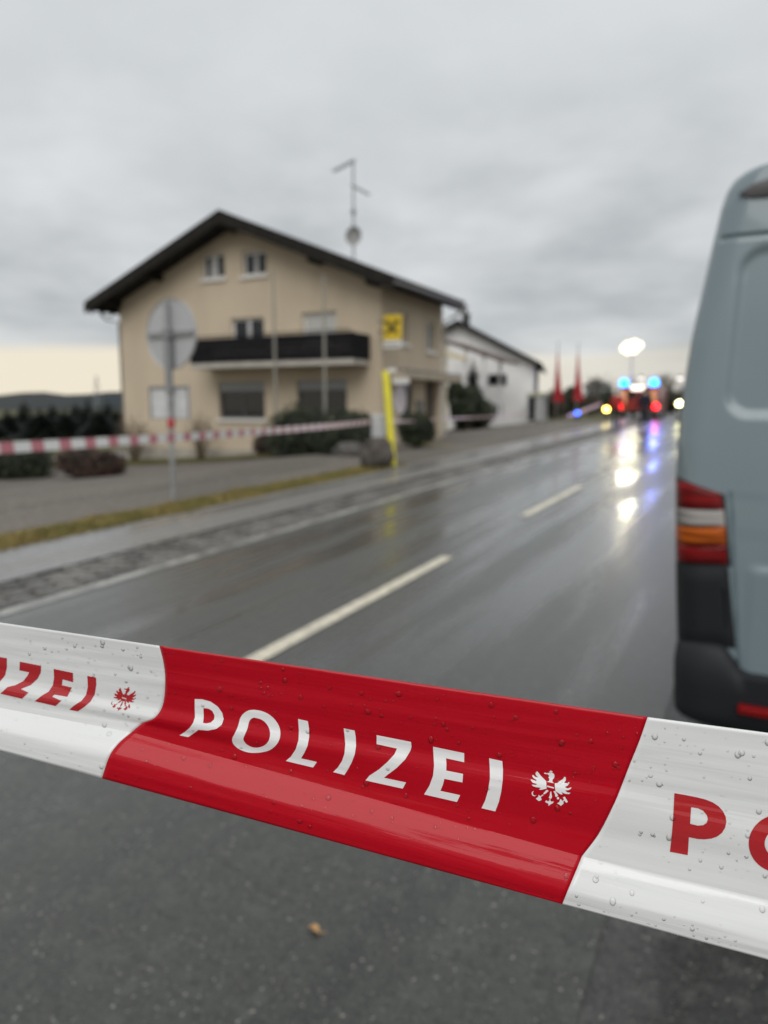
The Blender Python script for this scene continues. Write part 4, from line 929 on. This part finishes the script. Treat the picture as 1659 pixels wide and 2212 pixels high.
# ================================================================== PARKED VAN
VY = 3.02; VXC = .78; VZ0 = gz(.7, 3.5)
m_van = mat('van_paint', (0.168, 0.218, 0.240), .30, coat=.6, var=(.158, .206, .228), vscale=2)
m_bump = mat('bumper_plastic', (0.016, 0.017, 0.020), .55, spec=.3, bump=(300, .15, .002))
def lean(z):                                                # the rear leans forward above the waist
    return .16 * max(0, z - 1.05) ** 1.35 * .62
sil = []                                                    # silhouette of the rear corner read off the photo
for (px, py) in ((1472, 1480), (1466, 1395), (1464, 1300), (1463, 1215), (1463, 1120), (1463, 1040), (1466, 960), (1473, 890), (1481, 830), (1496, 740), (1511, 670), (1529, 590), (1545, 520), (1553, 488), (1563, 445), (1576, 408), (1590, 386), (1612, 369), (1640, 358)):
    z_g = 1.65 + (880 - py) / 1600 * 3.05
    p = on_y(px - 8, py, VY + lean(z_g) + .03); sil.append((VXC - p.x, p.z))
ztop = sil[-1][1]
sil += [(.45, ztop + .035), (.25, ztop + .05), (0, ztop + .055)]
def halfw(z):
    for (w0, z0), (w1, z1) in zip(sil, sil[1:]):
        if z0 <= z <= z1: f = (z - z0) / max(1e-6, z1 - z0); return w0 + (w1 - w0) * f
    return sil[0][0] if z < sil[0][1] else sil[-1][0]
CR = .10
def rear_y(x, z, wv=None):
    wv = halfw(z) if wv is None else wv
    ax = abs(x - VXC); r = min(CR, wv); y = VY + lean(z); d = ax - (wv - r)
    if d > 0: y += r * (1 - math.sqrt(max(0, 1 - min(1, d / r) ** 2)))
    y += .012 * (ax / .95) ** 2
    return y
zA, zB = on_y(1600, 905, VY).z, on_y(1600, 525, VY + .08).z    # stamped blind panel of the rear door
xPl = lambda z: on_y(1556 + (905 - (880 - (z - 1.65) / 3.1 * 1600)) * .108 if True else 0, 880 - (z - 1.65) / 3.1 * 1600, VY + .05).x
zSeam = lambda x: on_y(1552, 512, VY + lean(2.3)).z + .105 * (1 - math.exp(-max(0, x - (VXC - .74)) / .11))
def rrect(x, z, x0, x1, z0, z1, r):
    dx = max(x0 + r - x, x - (x1 - r), 0); dz = max(z0 + r - z, z - (z1 - r), 0)
    inside = r - math.hypot(dx, dz) if dx and dz else min(x - x0, x1 - x, z - z0, z1 - z, r if (dx == 0 and dz == 0) else 9)
    if dx and dz: return inside
    return min(x - x0, x1 - x, z - z0, z1 - z)
zDl, zDh = on_y(1590, 1440, VY).z, on_y(1574, 1066, VY).z
xDl, xDh = on_y(1592, 1440, VY).x, on_y(1576, 1066, VY).x
zCr = on_y(1620, 1236, VY).z
def relief(x, z):
    y = 0
    xl = xPl(z); xr = VXC - .02
    for (a0, a1) in ((xl, VXC - .05), (VXC + .05, 2 * VXC - xl)):
        d = rrect(x, z, a0, a1, zA, zB, .10)
        y += .016 * sstep(-.004, .034, d)
    ds = abs(z - zSeam(x if x < VXC else 2 * VXC - x)); y += .012 * max(0, 1 - ds / .010)
    if abs(x - VXC) < .008: y += .01
    xm_ = x if x < VXC else 2 * VXC - x
    if zDl < z < zDh:                                       # gap between rear door and corner post
        xe = xDl + (xDh - xDl) * (z - zDl) / (zDh - zDl); y += .012 * max(0, 1 - abs(xm_ - xe) / .009)
    y -= .010 * sstep(zCr + .03, zCr - .004, z) * sstep(xDl, xDl + .05, xm_)   # crease across the lower door
    return y
b = MB(); rows = []
zs_ = []; z = sil[0][1]
while z < sil[-1][1] - .10: zs_.append(z); z += .012
zs_ += [sil[-1][1] - .10 + i * .01 for i in range(10)] + [sil[-1][1]]
for z in zs_:
    wv = halfw(z); row = [(VXC - wv, 7.6, z), (VXC - wv, 5.5, z), (VXC - wv, rear_y(VXC - wv, z, wv) + .15, z)]
    N1 = 300
    for i in range(N1 + 1):
        u = -1 + 2 * i / N1; u = math.copysign(1 - (1 - abs(u)) ** 1.15, u)
        x = VXC + wv * u; row.append((x, rear_y(x, z, wv) + (relief(x, z) if abs(u) < .97 else 0), z))
    row += [(VXC + wv, rear_y(VXC + wv, z, wv) + .15, z), (VXC + wv, 5.5, z), (VXC + wv, 7.6, z)]
    rows.append(row)
b.grid(rows)
van = thing('parked_van', (VXC, 5.2, gz(.7, 5.2)), 'blue-grey panel van parked at the right, seen from its rear corner', 'van')
nose = [(VXC + s * wq, yq, zq) for (wq, yq, zq) in () for s in (1,)]
# bonnet and windscreen section ahead of the load space
fr_rows = []
for f, top in ((0, ztop + .04), (.35, ztop - .12), (.75, 1.72), (1.0, 1.28), (1.35, 1.05), (1.5, .78)):
    y = 7.6 + f; row = []
    for (wq, zq) in sil[1:]:
        zq2 = min(zq, top); row.append((VXC - wq * (1 - .05 * f), y, zq2))
    row += [(2 * VXC - p[0], p[1], p[2]) for p in reversed(row)]
    fr_rows.append(row)
b.grid(fr_rows); b.face(fr_rows[-1]); b.face([(VXC - .9, VY + .1, sil[0][1]), (VXC + .9, VY + .1, sil[0][1]), (VXC + .9, 8.9, sil[0][1]), (VXC - .9, 8.9, sil[0][1])])
b.build('body', m_van, van, smooth=True, angle=40, fixn=False)
def patch(outline_px, depth, off, name, mt, parent, n=14, thick=.012):
    """raised piece on the rear skin: outline given on the photo, laid on the real surface"""
    pts2 = [on_y(px, py, depth) for px, py in outline_px]; L, T_, Rr, Bm = pts2            # TL, TR, BR, BL
    b = MB(); rows = []; inner = []
    for i in range(n + 1):
        row = []; 
        for j in range(n + 1):
            p = pts2[0].lerp(pts2[1], j / n).lerp(pts2[3].lerp(pts2[2], j / n), i / n)
            wv = halfw(p.z); x = max(p.x, VXC - wv + .002)
            e = min(i, n - i, j, n - j) / n
            row.append((x, rear_y(x, p.z, wv) - off - thick * sstep(0, .16, e) , p.z))
        rows.append(row)
    b.grid(rows)
    rim = [rows[0][j] for j in range(n + 1)] + [rows[i][n] for i in range(1, n + 1)] + [rows[n][j] for j in range(n - 1, -1, -1)] + [rows[i][0] for i in range(n - 1, 0, -1)]
    b.grid([rim + rim[:1], [(p[0], p[1] + off + .03, p[2]) for p in rim + rim[:1]]])
    return b.build(name, mt, parent, smooth=True, angle=50, weld=1e-5)
def lens(name, c, rough=.12): return mat(name, c, rough, coat=.12, spec=.2, var=tuple(v * .32 for v in c), vscale=7, stretch=(.3, 1, 9), bump=(60, .3, .004))
m_lr, m_lw, m_la = lens('lens_red', (0.22, 0.002, 0.003)), lens('lens_clear', (0.34, 0.32, 0.30)), lens('lens_amber', (0.52, 0.105, 0.005))
DP = VY + .02
tl = patch([(1451, 1030), (1566, 1070), (1580, 1222), (1454, 1222)], DP, .002, 'tail_light', m_blackpl, van, thick=.006)
patch([(1455, 1036), (1556, 1066), (1563, 1100), (1455, 1100)], DP, .008, 'red_lens', m_lr, tl)
patch([(1455, 1101), (1564, 1101), (1567, 1137), (1455, 1137)], DP, .008, 'clear_lens', m_lw, tl)
patch([(1455, 1138), (1567, 1138), (1569, 1176), (1456, 1176)], DP, .008, 'amber_lens', m_la, tl)
patch([(1456, 1177), (1569, 1177), (1571, 1216), (1458, 1214)], DP, .008, 'red_lens', m_lr, tl)
cn = patch([(1454, 1219), (1573, 1219), (1590, 1398), (1460, 1388)], DP, .004, 'corner_trim', m_blackpl, van, thick=.012)
patch([(1492, 1268), (1566, 1270), (1570, 1350), (1496, 1346)], DP, .016, 'reflector_pocket', mat('pocket', (.003, .003, .003), .6, spec=.1), cn, thick=-.006)
# third brake light in the roof section
q0 = on_y(1632, 410, VY + lean(2.55)); b = MB(); rows = []
for j in range(15):
    a = 2 * math.pi * j / 14; row = []
    for k_, (sc_, dy) in enumerate(((1, .0), (1, -.016), (.75, -.024), (0, -.026))):
        x = VXC + .0 + math.copysign(abs(math.cos(a)) ** .5, math.cos(a)) * (VXC - q0.x + .055) * (sc_ if sc_ else 0); zq = q0.z + .02 + math.sin(a) * .055 * sc_
        row.append((x, VY + lean(zq) + .012 * ((x - VXC) / .95) ** 2 + dy, zq + .10 * (1 - ((x - VXC) / .6) ** 2) * .25))
    rows.append(row)
b.grid(rows); b.build('brake_lamp', mat('brake_lens', (0.030, 0.024, 0.024), .35, coat=.2), van, smooth=True, angle=50)
# bumper wrapped round the corner
def bumper_row(z, out, x_in):
    row = []
    for i in range(61):
        u = -1 + 2 * i / 60; hwid = 1.0 + max(out, .02) * .35; x = VXC + hwid * math.copysign(1 - (1 - abs(u)) ** 1.6, u)
        d = max(0, abs(x - VXC) - (hwid - .13)); y = VY - out + .13 * (1 - math.sqrt(max(0, 1 - min(1, d / .13) ** 2))) + .02 * ((x - VXC) / .95) ** 2
        row.append((x, y, z))
    return [(row[0][0], row[0][1] + .5, z)] + row + [(row[-1][0], row[-1][1] + .5, z)]
zt = on_y(1500, 1388, VY).z; zl = on_y(1480, 1548, VY).z
b = MB(); prof = [(zt + .01, -.01), (zt, .03), (zt - .03, .05), (zt - .10, .065), (zt - .17, .06), (zt - .20, .055), (zl + .05, .05), (zl + .0, .04), (zl - .02, .01)]
rws = [bumper_row(z, o_, 0) for z, o_ in prof]
dzx = on_y(1592, 1440, VY).x; zd = on_y(1600, 1446, VY).z
for k_, row in enumerate(rws):                               # cut-out under the rear door
    for i, p in enumerate(row):
        f = sstep(dzx - .06, dzx + .03, p[0] if p[0] < VXC else 2 * VXC - p[0])
        if p[2] > zd: row[i] = (p[0], p[1], p[2] + (zd - .012 * k_ - p[2]) * f)
b.grid(rws); b.face(rws[-1]); b.build('bumper', m_bump, van, smooth=True, angle=60, fixn=False)
ra = on_y(1594, 1521, VY - .05); b = MB(); b.rbox(ra.x, VY - .075, ra.z - .03, VXC - .28, VY - .02, ra.z, .006); b.build('bumper_reflector', m_lr, van)
b = MB(); b.rbox(2 * VXC - (VXC - .28), VY - .075, ra.z - .03, 2 * VXC - ra.x, VY - .02, ra.z, .006); b.build('bumper_reflector', m_lr, van)
b = MB(); b.rbox(VXC - .82, VY + .15, VZ0 + .22, VXC + .82, 8.6, sil[0][1] - .02, .03); b.build('underbody', mat('underbody', (.008, .008, .008), .9), van)
for s in (-1, 1):
    for yy in (4.3, 7.3):
        zw = gz(.7, yy) + .335; xw = VXC + s * .80
        b = MB(); b.lathe((xw, yy, zw), [(.2, -.11), (.31, -.115), (.335, -.09), (.335, .09), (.31, .115), (.2, .11)], 32, axis='x'); wl = b.build('wheel', m_tyre, van, smooth=True, angle=40)
        b = MB(); b.lathe((xw + s * .06, yy, zw), [(0, -.02), (.19, -.02), (.205, .03), (.19, .035), (.08, .0), (0, .01)], 24, axis='x'); b.build('rim', m_galv, wl, smooth=True, angle=40)
    b = MB(); b.rbox(VXC + s * .99 - .11, 7.75, 1.28, VXC + s * .99 + .11, 7.87, 1.52, .04); b.build('wing_mirror', m_blackpl, van)
# door handle and plate lamp row in the middle of the rear
b = MB(); b.rbox(VXC + .04, VY - .03, .98, VXC + .24, VY - .001, 1.03, .01); b.build('door_handle', m_blackpl, van)
# rain beads on the door
m_drop = bpy.data.materials.new('rain_drop'); m_drop.use_nodes = True       # clear bead: see-through with a sharp wet highlight
t = m_drop.node_tree; t.nodes.clear()
fr_ = N(t, 'ShaderNodeFresnel'); fr_.inputs[0].default_value = 1.33
tb = N(t, 'ShaderNodeBsdfTransparent'); tb.inputs[0].default_value = (1, 1, 1, 1); gb_ = N(t, 'ShaderNodeBsdfGlossy'); gb_.inputs['Roughness'].default_value = .03
ms_ = N(t, 'ShaderNodeMixShader'); t.links.new(fr_.outputs[0], ms_.inputs[0]); t.links.new(tb.outputs[0], ms_.inputs[1]); t.links.new(gb_.outputs[0], ms_.inputs[2])
mo_ = N(t, 'ShaderNodeOutputMaterial'); t.links.new(ms_.outputs[0], mo_.inputs[0])
b = MB()
for _ in range(160):
    x = random.uniform(VXC - .9, VXC - .1); z = random.uniform(.62, 2.3)
    if abs(x - VXC) > halfw(z) - .1: continue
    r = random.uniform(.0015, .0035); y = rear_y(x, z) + relief(x, z)
    b.lathe((x, y - .0002, z), [(0, -r * .6), (r * .6, -r * .45), (r, 0)], 8, axis='y')
tag(b.build('rain_beads', m_drop, van, smooth=True), kind='stuff')

# ================================================================== FALLEN LEAF
lf = on_ground(680, 2010, .004); b = MB(); rows = []
for i in range(9):
    f = i / 8; wd = .013 * math.sin(math.pi * min(1, f * 1.02 + .02)) ** .8 * (1 + .15 * math.sin(f * 14))
    rows.append([(lf.x - .022 + .045 * f, lf.y + wd * s + .004 * math.sin(f * 5), gz(lf.x, lf.y) + .004 + .006 * abs(s) + .005 * math.sin(f * 4)) for s in (-1, -.5, 0, .5, 1)])
rows2 = MB(); rows2.grid(rows); ml = mat('dead_leaf', (0.36, 0.19, 0.07), .6, var=(.46, .30, .14), vscale=60)
leaf = thing('fallen_leaf', (lf.x, lf.y, gz(lf.x, lf.y)), 'single brown fallen leaf on the wet asphalt in the foreground', 'leaf')
rows2.build('blade', ml, leaf, smooth=True, fixn=False)
b = MB(); b.tube([(lf.x + .02, lf.y, gz(lf.x, lf.y) + .006), (lf.x + .04, lf.y + .006, gz(lf.x, lf.y) + .005)], .0012, 5); b.build('stalk', ml, leaf)

# ================================================================== FOREGROUND POLICE TAPE
V_ = [0, .12, .25, .40, .5, .6, .68, .77, .85, 1.0]
KA = [(344.5,1395),(354,1435),(357,1475),(351,1525),(333.6,1551),(306,1564),(284,1582),(258,1604),(238,1630),(220,1681.5)]
KB = [(1399,1549),(1381,1601),(1362,1648),(1341,1702),(1325,1740),(1293,1802),(1257,1850),(1246,1877),(1228,1920),(1214.7,1953)]
KL = [(-155,1322),(-146,1358),(-143,1393),(-149,1438),(-167,1460),(-194,1472),(-216,1488),(-242,1505),(-262,1522),(-280,1545)]
KR = [(1880,1612),(1862,1672),(1843,1730),(1822,1795),(1806,1842),(1775,1915),(1745,1965),(1730,2005),(1715,2050),(1702,2085)]
DZ = [0, 1.0, 2.0, 3.7, 3.3, 5.6, 6.6, 4.0, 1.7, 2.9]       # cross-section of the sagging film, mm away from the camera
KINK, KINK2 = 6, 8
def catmull(vals, v):
    for seg in (range(0, KINK + 1), range(KINK, len(V_))):
        seg = list(seg)
        if V_[seg[0]] <= v <= V_[seg[-1]] + 1e-9:
            for a in range(len(seg) - 1):
                i = seg[a]
                if v <= V_[i + 1] + 1e-9:
                    f = (v - V_[i]) / (V_[i + 1] - V_[i]); p1, p2 = vals[i], vals[i + 1]
                    def tan(k):
                        lo_, hi2 = max(seg[0], k - 1), min(seg[-1], k + 1); return (vals[hi2] - vals[lo_]) / (V_[hi2] - V_[lo_])
                    h = V_[i + 1] - V_[i]; m1, m2 = tan(i) * h, tan(i + 1) * h
                    return (2*f**3 - 3*f**2 + 1) * p1 + (f**3 - 2*f**2 + f) * m1 + (-2*f**3 + 3*f**2) * p2 + (f**3 - f**2) * m2
    return vals[-1]
KS = [(-1.0, KL, .372, 1.15), (0.0, KA, .342, 1.1), (1.0, KB, .304, .9), (1.46, KR, .290, .75)]
def tape_pt(s, v):
    for (s0, k0, d0, a0), (s1, k1, d1, a1) in zip(KS, KS[1:]):
        if s0 <= s <= s1 + 1e-9:
            f = (s - s0) / (s1 - s0); break
    X = catmull([p[0] for p in k0], v) * (1 - f) + catmull([p[0] for p in k1], v) * f
    Yp = catmull([p[1] for p in k0], v) * (1 - f) + catmull([p[1] for p in k1], v) * f
    d = d0 + (d1 - d0) * f + catmull(DZ, v) * .001 * (a0 + (a1 - a0) * f)
    d += .0005 * noise.noise(Vector((s * 1.6, v * 9, 0))) * (1 - .3 * v) + .00024 * noise.noise(Vector((s * 2.6, v * 26 + s * 2.0, 5))) + .00009 * noise.noise(Vector((s * 9, v * 40 - s * 5, 9)))
    return at_depth(X, Yp, d)
def film(name, c, c2):
    m = mat(name, c, .16, var=c2, vscale=10, stretch=(1, 1, 1), coat=.6, spec=.6)
    return m
m_red = mat('film_red', (0.415, 0.001, 0.010), .30, coat=.42, spec=.05)
m_whi = mat('film_white', (0.70, 0.705, 0.70), .30, coat=.75, spec=.2)
for m in (m_red, m_whi):                                      # fine drawn streaks along the film
    t = m.node_tree; bs = t.nodes['Principled BSDF']; uv = N(t, 'ShaderNodeUVMap'); mpn = N(t, 'ShaderNodeMapping'); mpn.inputs['Scale'].default_value = (2.5, 46, 1)
    t.links.new(uv.outputs[0], mpn.inputs[0]); nz = N(t, 'ShaderNodeTexNoise'); nz.inputs['Scale'].default_value = 1.0; nz.inputs['Detail'].default_value = 4
    t.links.new(mpn.outputs[0], nz.inputs['Vector']); bn = N(t, 'ShaderNodeBump'); bn.inputs['Strength'].default_value = .22; bn.inputs['Distance'].default_value = .0005
    t.links.new(nz.outputs[0], bn.inputs['Height']); t.links.new(bn.outputs[0], bs.inputs['Normal']); t.links.new(bn.outputs[0], bs.inputs['Coat Normal'])
    bs.inputs['Coat Roughness'].default_value = .03
mid = tape_pt(.5, .5)
tape = thing('police_tape', mid, 'rain-beaded red and white POLIZEI tape stretched across the foreground', 'barrier tape')
VS = [i / 56 for i in range(57)]; VS = sorted(set([round(v, 5) for v in VS] + [.68, .85]))
bvh_v, bvh_f = [], []
def panel(name, s0, s1, n, mt, label):
    P = [[tape_pt(s0 + (s1 - s0) * i / n, v) for v in VS] for i in range(n + 1)]
    b = MB(); b.grid(P); o = b.build(name, mt, tape, smooth=True, angle=35, fixn=False)
    uvl = o.data.uv_layers.new(name='uv'); nv = len(VS)
    for lp in o.data.loops:
        i, j = divmod(lp.vertex_index, nv); uvl.data[lp.index].uv = (s0 + (s1 - s0) * i / n, VS[j])
    k = len(bvh_v); bvh_v.extend([v for r in P for v in r])
    for a in range(n):
        for c in range(nv - 1): bvh_f.append([k + a*nv + c, k + a*nv + c + 1, k + (a+1)*nv + c + 1, k + (a+1)*nv + c])
    sol = o.modifiers.new('thickness', 'SOLIDIFY'); sol.thickness = .00006; sol.offset = 0
    o['label'] = label; return o
pw1 = panel('white_field', -1.0, 0.0, 70, m_whi, 'white tape field with red lettering, left')
prd = panel('red_field', 0.0, 1.0, 110, m_red, 'red tape field with white lettering')
pw2 = panel('white_field', 1.0, 1.46, 50, m_whi, 'white tape field with red lettering, right')
bvh = BVHTree.FromPolygons(bvh_v, bvh_f)
m_inkw = mat('ink_white', (0.78, 0.77, 0.77), .22, coat=.8); m_inkr = mat('ink_red', (0.42, 0.008, 0.014), .22, coat=.8)
def lay(polys, name, mt, parent, off=.00022, maxe=4.0):
    """print outlines (photo pixels) laid on the film surface"""
    bm = bmesh.new()
    for loops in polys:
        lv = [[Vector((p[0], p[1], 0)) for p in lp] for lp in loops]
        flat = [p for lp in lv for p in lp]; vs = [bm.verts.new(p) for p in flat]
        for tri in tessellate_polygon(lv):
            try: bm.faces.new([vs[i] for i in tri])
            except ValueError: pass
    for _ in range(6):
        long = [e for e in bm.edges if e.calc_length() > maxe]
        if not long: break
        bmesh.ops.subdivide_edges(bm, edges=long, cuts=1); bmesh.ops.triangulate(bm, faces=[f for f in bm.faces if len(f.verts) > 3])
    bm.verts.index_update(); pts_ = []
    for v in bm.verts:
        d = ray(v.co.x, v.co.y); dn = d.normalized(); hit = bvh.ray_cast(CAM, dn)
        if hit[0] is None: hit = (CAM + dn * .3, None)
        pts_.append(hit[0] - dn * off)
    b = MB(); b.add(pts_, [[v.index for v in f.verts] for f in bm.faces]); bm.free()
    o = b.build(name, mt, parent, smooth=True, fixn=False)
    return o
def tf(lst, ox, oy, k): return [(ox + k * x, oy + k * y) for x, y in lst]
def soft(lst, n=1):
    """round a closed outline"""
    for _ in range(n):
        out = []
        for i in range(len(lst)):
            a, c = lst[i], lst[(i + 1) % len(lst)]; out += [(a[0]*.75 + c[0]*.25, a[1]*.75 + c[1]*.25), (a[0]*.25 + c[0]*.75, a[1]*.25 + c[1]*.75)]
        lst = out
    return lst
z8 = lambda l: tf(l, 345.6, 1451.6, .3125); z9 = lambda l: tf(l, 777.7, 1538, .3125); z7 = lambda l: tf(l, 0, 1296.1, .36457); zr = lambda l: tf(l, 1123.3, 1538, .3229)
def letter(loops, mt, parent, lab): o = lay([loops], 'letter', mt, parent); o['label'] = lab
Pw = [[(240,187),(290,188),(350,205),(400,240),(430,282),(440,325),(427,365),(390,393),(330,405),(265,400),(228,428),(195,450),(135,438),(172,415),(206,385),(230,350),(242,310),(240,250)],
      [(300,250),(335,253),(362,270),(377,300),(374,328),(350,350),(320,356),(298,352),(302,310)]]
letter([z8(l) for l in Pw], m_inkw, prd, 'white letter P')
Ow = [soft([(650,258),(735,278),(800,330),(836,400),(826,480),(770,540),(690,560),(600,558),(520,520),(492,470),(520,420),(542,370),(555,310),(595,270)], 2),
      soft([(655,314),(715,332),(757,385),(764,450),(735,505),(670,528),(610,512),(570,470),(588,430),(606,390),(614,345),(630,322)], 2)]
letter([z8(l) for l in Ow], m_inkw, prd, 'white letter O')
letter([z8([(955,325),(1022,340),(1030,390),(1031,450),(1020,510),(997,560),(975,597),(1085,622),(1058,660),(870,615),(905,585),(938,535),(958,470),(960,400)])], m_inkw, prd, 'white letter L')
letter([z8([(1270,390),(1345,405),(1353,450),(1355,510),(1346,570),(1325,625),(1298,675),(1275,712),(1197,692),(1228,662),(1257,618),(1275,565),(1281,500),(1276,440)])], m_inkw, prd, 'white letter I')
letter([z9([(115,160),(352,207),(356,238),(348,268),(312,328),(252,388),(192,433),(165,455),(318,487),(295,530),(38,473),(65,440),(130,398),(190,345),(238,292),(256,253),(115,222)])], m_inkw, prd, 'white letter Z')
letter([z9([(505,240),(720,285),(720,347),(595,320),(597,365),(596,405),(712,428),(708,487),(583,462),(572,505),(555,545),(692,575),(670,622),(443,570),(480,510),(505,440),(512,370),(508,300)])], m_inkw, prd, 'white letter E')
letter([z9([(893,320),(983,340),(988,400),(986,470),(976,550),(960,620),(935,687),(840,665),(866,610),(886,540),(898,460),(897,390)])], m_inkw, prd, 'white letter I at the end')
letter([z7([(-48,330),(40,345),(40,400),(30,445),(0,482),(-60,530),(-130,515),(-70,470),(-45,420)])], m_inkr, pw1, 'red letter I at the left photo edge')
letter([z7([(117,365),(243,390),(241,430),(222,466),(182,503),(122,527),(168,548),(130,585),(2,555),(45,515),(90,505),(138,480),(163,448),(172,428),(115,417)])], m_inkr, pw1, 'red letter Z')
letter([z7([(318,408),(432,432),(432,487),(370,470),(366,505),(425,518),(398,573),(322,560),(308,572),(362,597),(328,628),(205,600),(248,566),(288,543),(313,505),(320,460)])], m_inkr, pw1, 'red letter E')
letter([z7([(517,450),(568,460),(570,500),(561,558),(535,602),(497,635),(460,660),(410,650),(443,622),(483,597),(510,562),(520,515)])], m_inkr, pw1, 'red letter I')
letter([zr([(1033,543),(1110,556),(1180,570),(1240,585),(1290,605),(1328,630),(1357,662),(1376,700),(1381,735),(1372,775),(1350,810),(1318,834),(1280,847),(1235,852),(1190,850),(1130,838),(1122,958),(1003,935),(1015,830),(1025,700)]),
        zr([(1145,637),(1190,644),(1225,660),(1250,690),(1257,718),(1248,742),(1226,757),(1190,760),(1138,748)])], m_inkr, pw2, 'red letter P')
el = lambda rx, ry: [(1745 + rx * math.cos(t), 880 + ry * math.sin(t)) for t in [2 * math.pi * i / 48 for i in range(48)]]
letter([zr(el(215, 197)), zr(el(108, 98))], m_inkr, pw2, 'red letter O cut by the right photo edge')
EG = [[(440,290),(490,340),(530,400),(610,480),(680,550),(690,740),(620,760),(540,775),(490,765),(545,720),(430,705),(340,680),(300,640),(420,645),(440,620),(330,590),(275,520),(290,500),(420,545),(430,520),(340,460),(315,410),(335,385),(400,440),(470,450),(410,390),(400,340)],
      [(900,600),(960,600),(1020,550),(1110,500),(1150,435),(1185,450),(1190,520),(1140,600),(1220,600),(1270,570),(1280,600),(1240,660),(1160,700),(1230,740),(1330,710),(1320,745),(1250,785),(1170,790),(1220,840),(1310,850),(1270,885),(1170,875),(1070,830),(1110,890),(1060,895),(1000,860),(920,810),(905,700)],
      [(620,345),(650,325),(700,345),(750,330),(830,330),(880,360),(895,420),(880,470),(845,510),(840,560),(880,602),(800,585),(695,565),(755,540),(760,490),(735,450),(760,410),(720,370),(650,362)],
      [(750,290),(780,300),(800,265),(820,295),(855,290),(825,325),(770,320)],
      [(690,770),(745,800),(640,890),(600,870)],
      [(410,1000),(470,960),(480,905),(530,938),(600,888),(612,910),(540,960),(560,1035),(490,1065),(440,1030)],
      [(360,800),(330,850),(340,900),(380,922),(430,915),(370,945),(320,920),(300,870),(310,830)],
      [(785,820),(810,820),(830,960),(810,1000),(790,1000),(785,1050),(810,1080),(880,1075),(850,1120),(790,1150),(740,1190),(735,1130),(660,1095),(655,1070),(690,1045),(720,1075),(760,1055),(775,1000),(745,980),(770,920)],
      [(865,812),(910,802),(990,920),(950,955),(915,950),(905,880)],
      [(960,965),(985,955),(1015,975),(1015,1005),(990,1025),(955,1010)],
      [(1060,1010),(1090,1060),(1120,1050),(1130,1130),(1060,1190),(1030,1165),(960,1125),(1020,1090),(1035,1030)],
      [(1110,970),(1160,950),(1240,1080),(1210,1110),(1180,1095),(1152,1052),(1095,1080),(1140,1020)]]
bar = [(705,660),(885,710),(880,742),(702,697)]
o = lay([[tf(p, 1123.3, 1641.7, .08333)] for p in EG + [bar]], 'eagle_emblem', m_inkw, prd, maxe=4); o['label'] = 'white heraldic eagle emblem'
af = lambda l: [(216 + .0625 * (.778*x - .364*y + 468), 1451.6 + .0625 * (-.035*x + .896*y + 300)) for x, y in l]
o = lay([[af(p)] for p in EG + [[(680,555),(900,600),(892,712),(700,658)], [(690,700),(888,744),(905,805),(800,830),(690,770)]]], 'eagle_emblem', m_inkr, pw1, maxe=4); o['label'] = 'red heraldic eagle emblem'
# water beads on the film
random.seed(5); b = MB()
def bead(p, nrm, r):
    nrm = nrm if nrm.dot(CAM - p) > 0 else -nrm
    a = (Vector((0, 0, -1)) - nrm * -nrm.z).normalized(); c = nrm.cross(a); i0 = len(b.v); rings = [(1.0, -.03), (.95, .15), (.80, .33), (.5, .46), (.2, .52)]; n = 12
    st = random.uniform(1.0, 1.35)
    for (k, h) in rings:
        for j in range(n):
            t = 2 * math.pi * j / n; b.v.append(p + a * (math.cos(t) * r * k * st) + c * (math.sin(t) * r * k) + nrm * (h * r * .8))
    for q in range(len(rings) - 1):
        for j in range(n): b.f.append([i0+q*n+j, i0+q*n+(j+1)%n, i0+(q+1)*n+(j+1)%n, i0+(q+1)*n+j]); b.mi.append(0)
    b.f.append([i0 + (len(rings)-1)*n + j for j in range(n)]); b.mi.append(0)
for _ in range(760):
    px = random.uniform(-20, 1690); v = random.random() ** 1.25 if _ < 725 else 1.01
    s = (px - 290) / (1010.0 if px > 290 else 520.0); s = max(-.98, min(1.44, s))
    p = tape_pt(s, .03 + .92 * v); e = .002
    d1 = tape_pt(min(1.45, s + e), .03 + .92 * v) - p; d2 = tape_pt(s, min(1, .03 + .92 * v + e)) - p
    r = min(.0013, .00024 * math.exp(abs(random.gauss(0, .75))))
    bead(p, d1.cross(d2).normalized(), r)
tag(b.build('water_beads', m_drop, tape, smooth=True), kind='stuff')
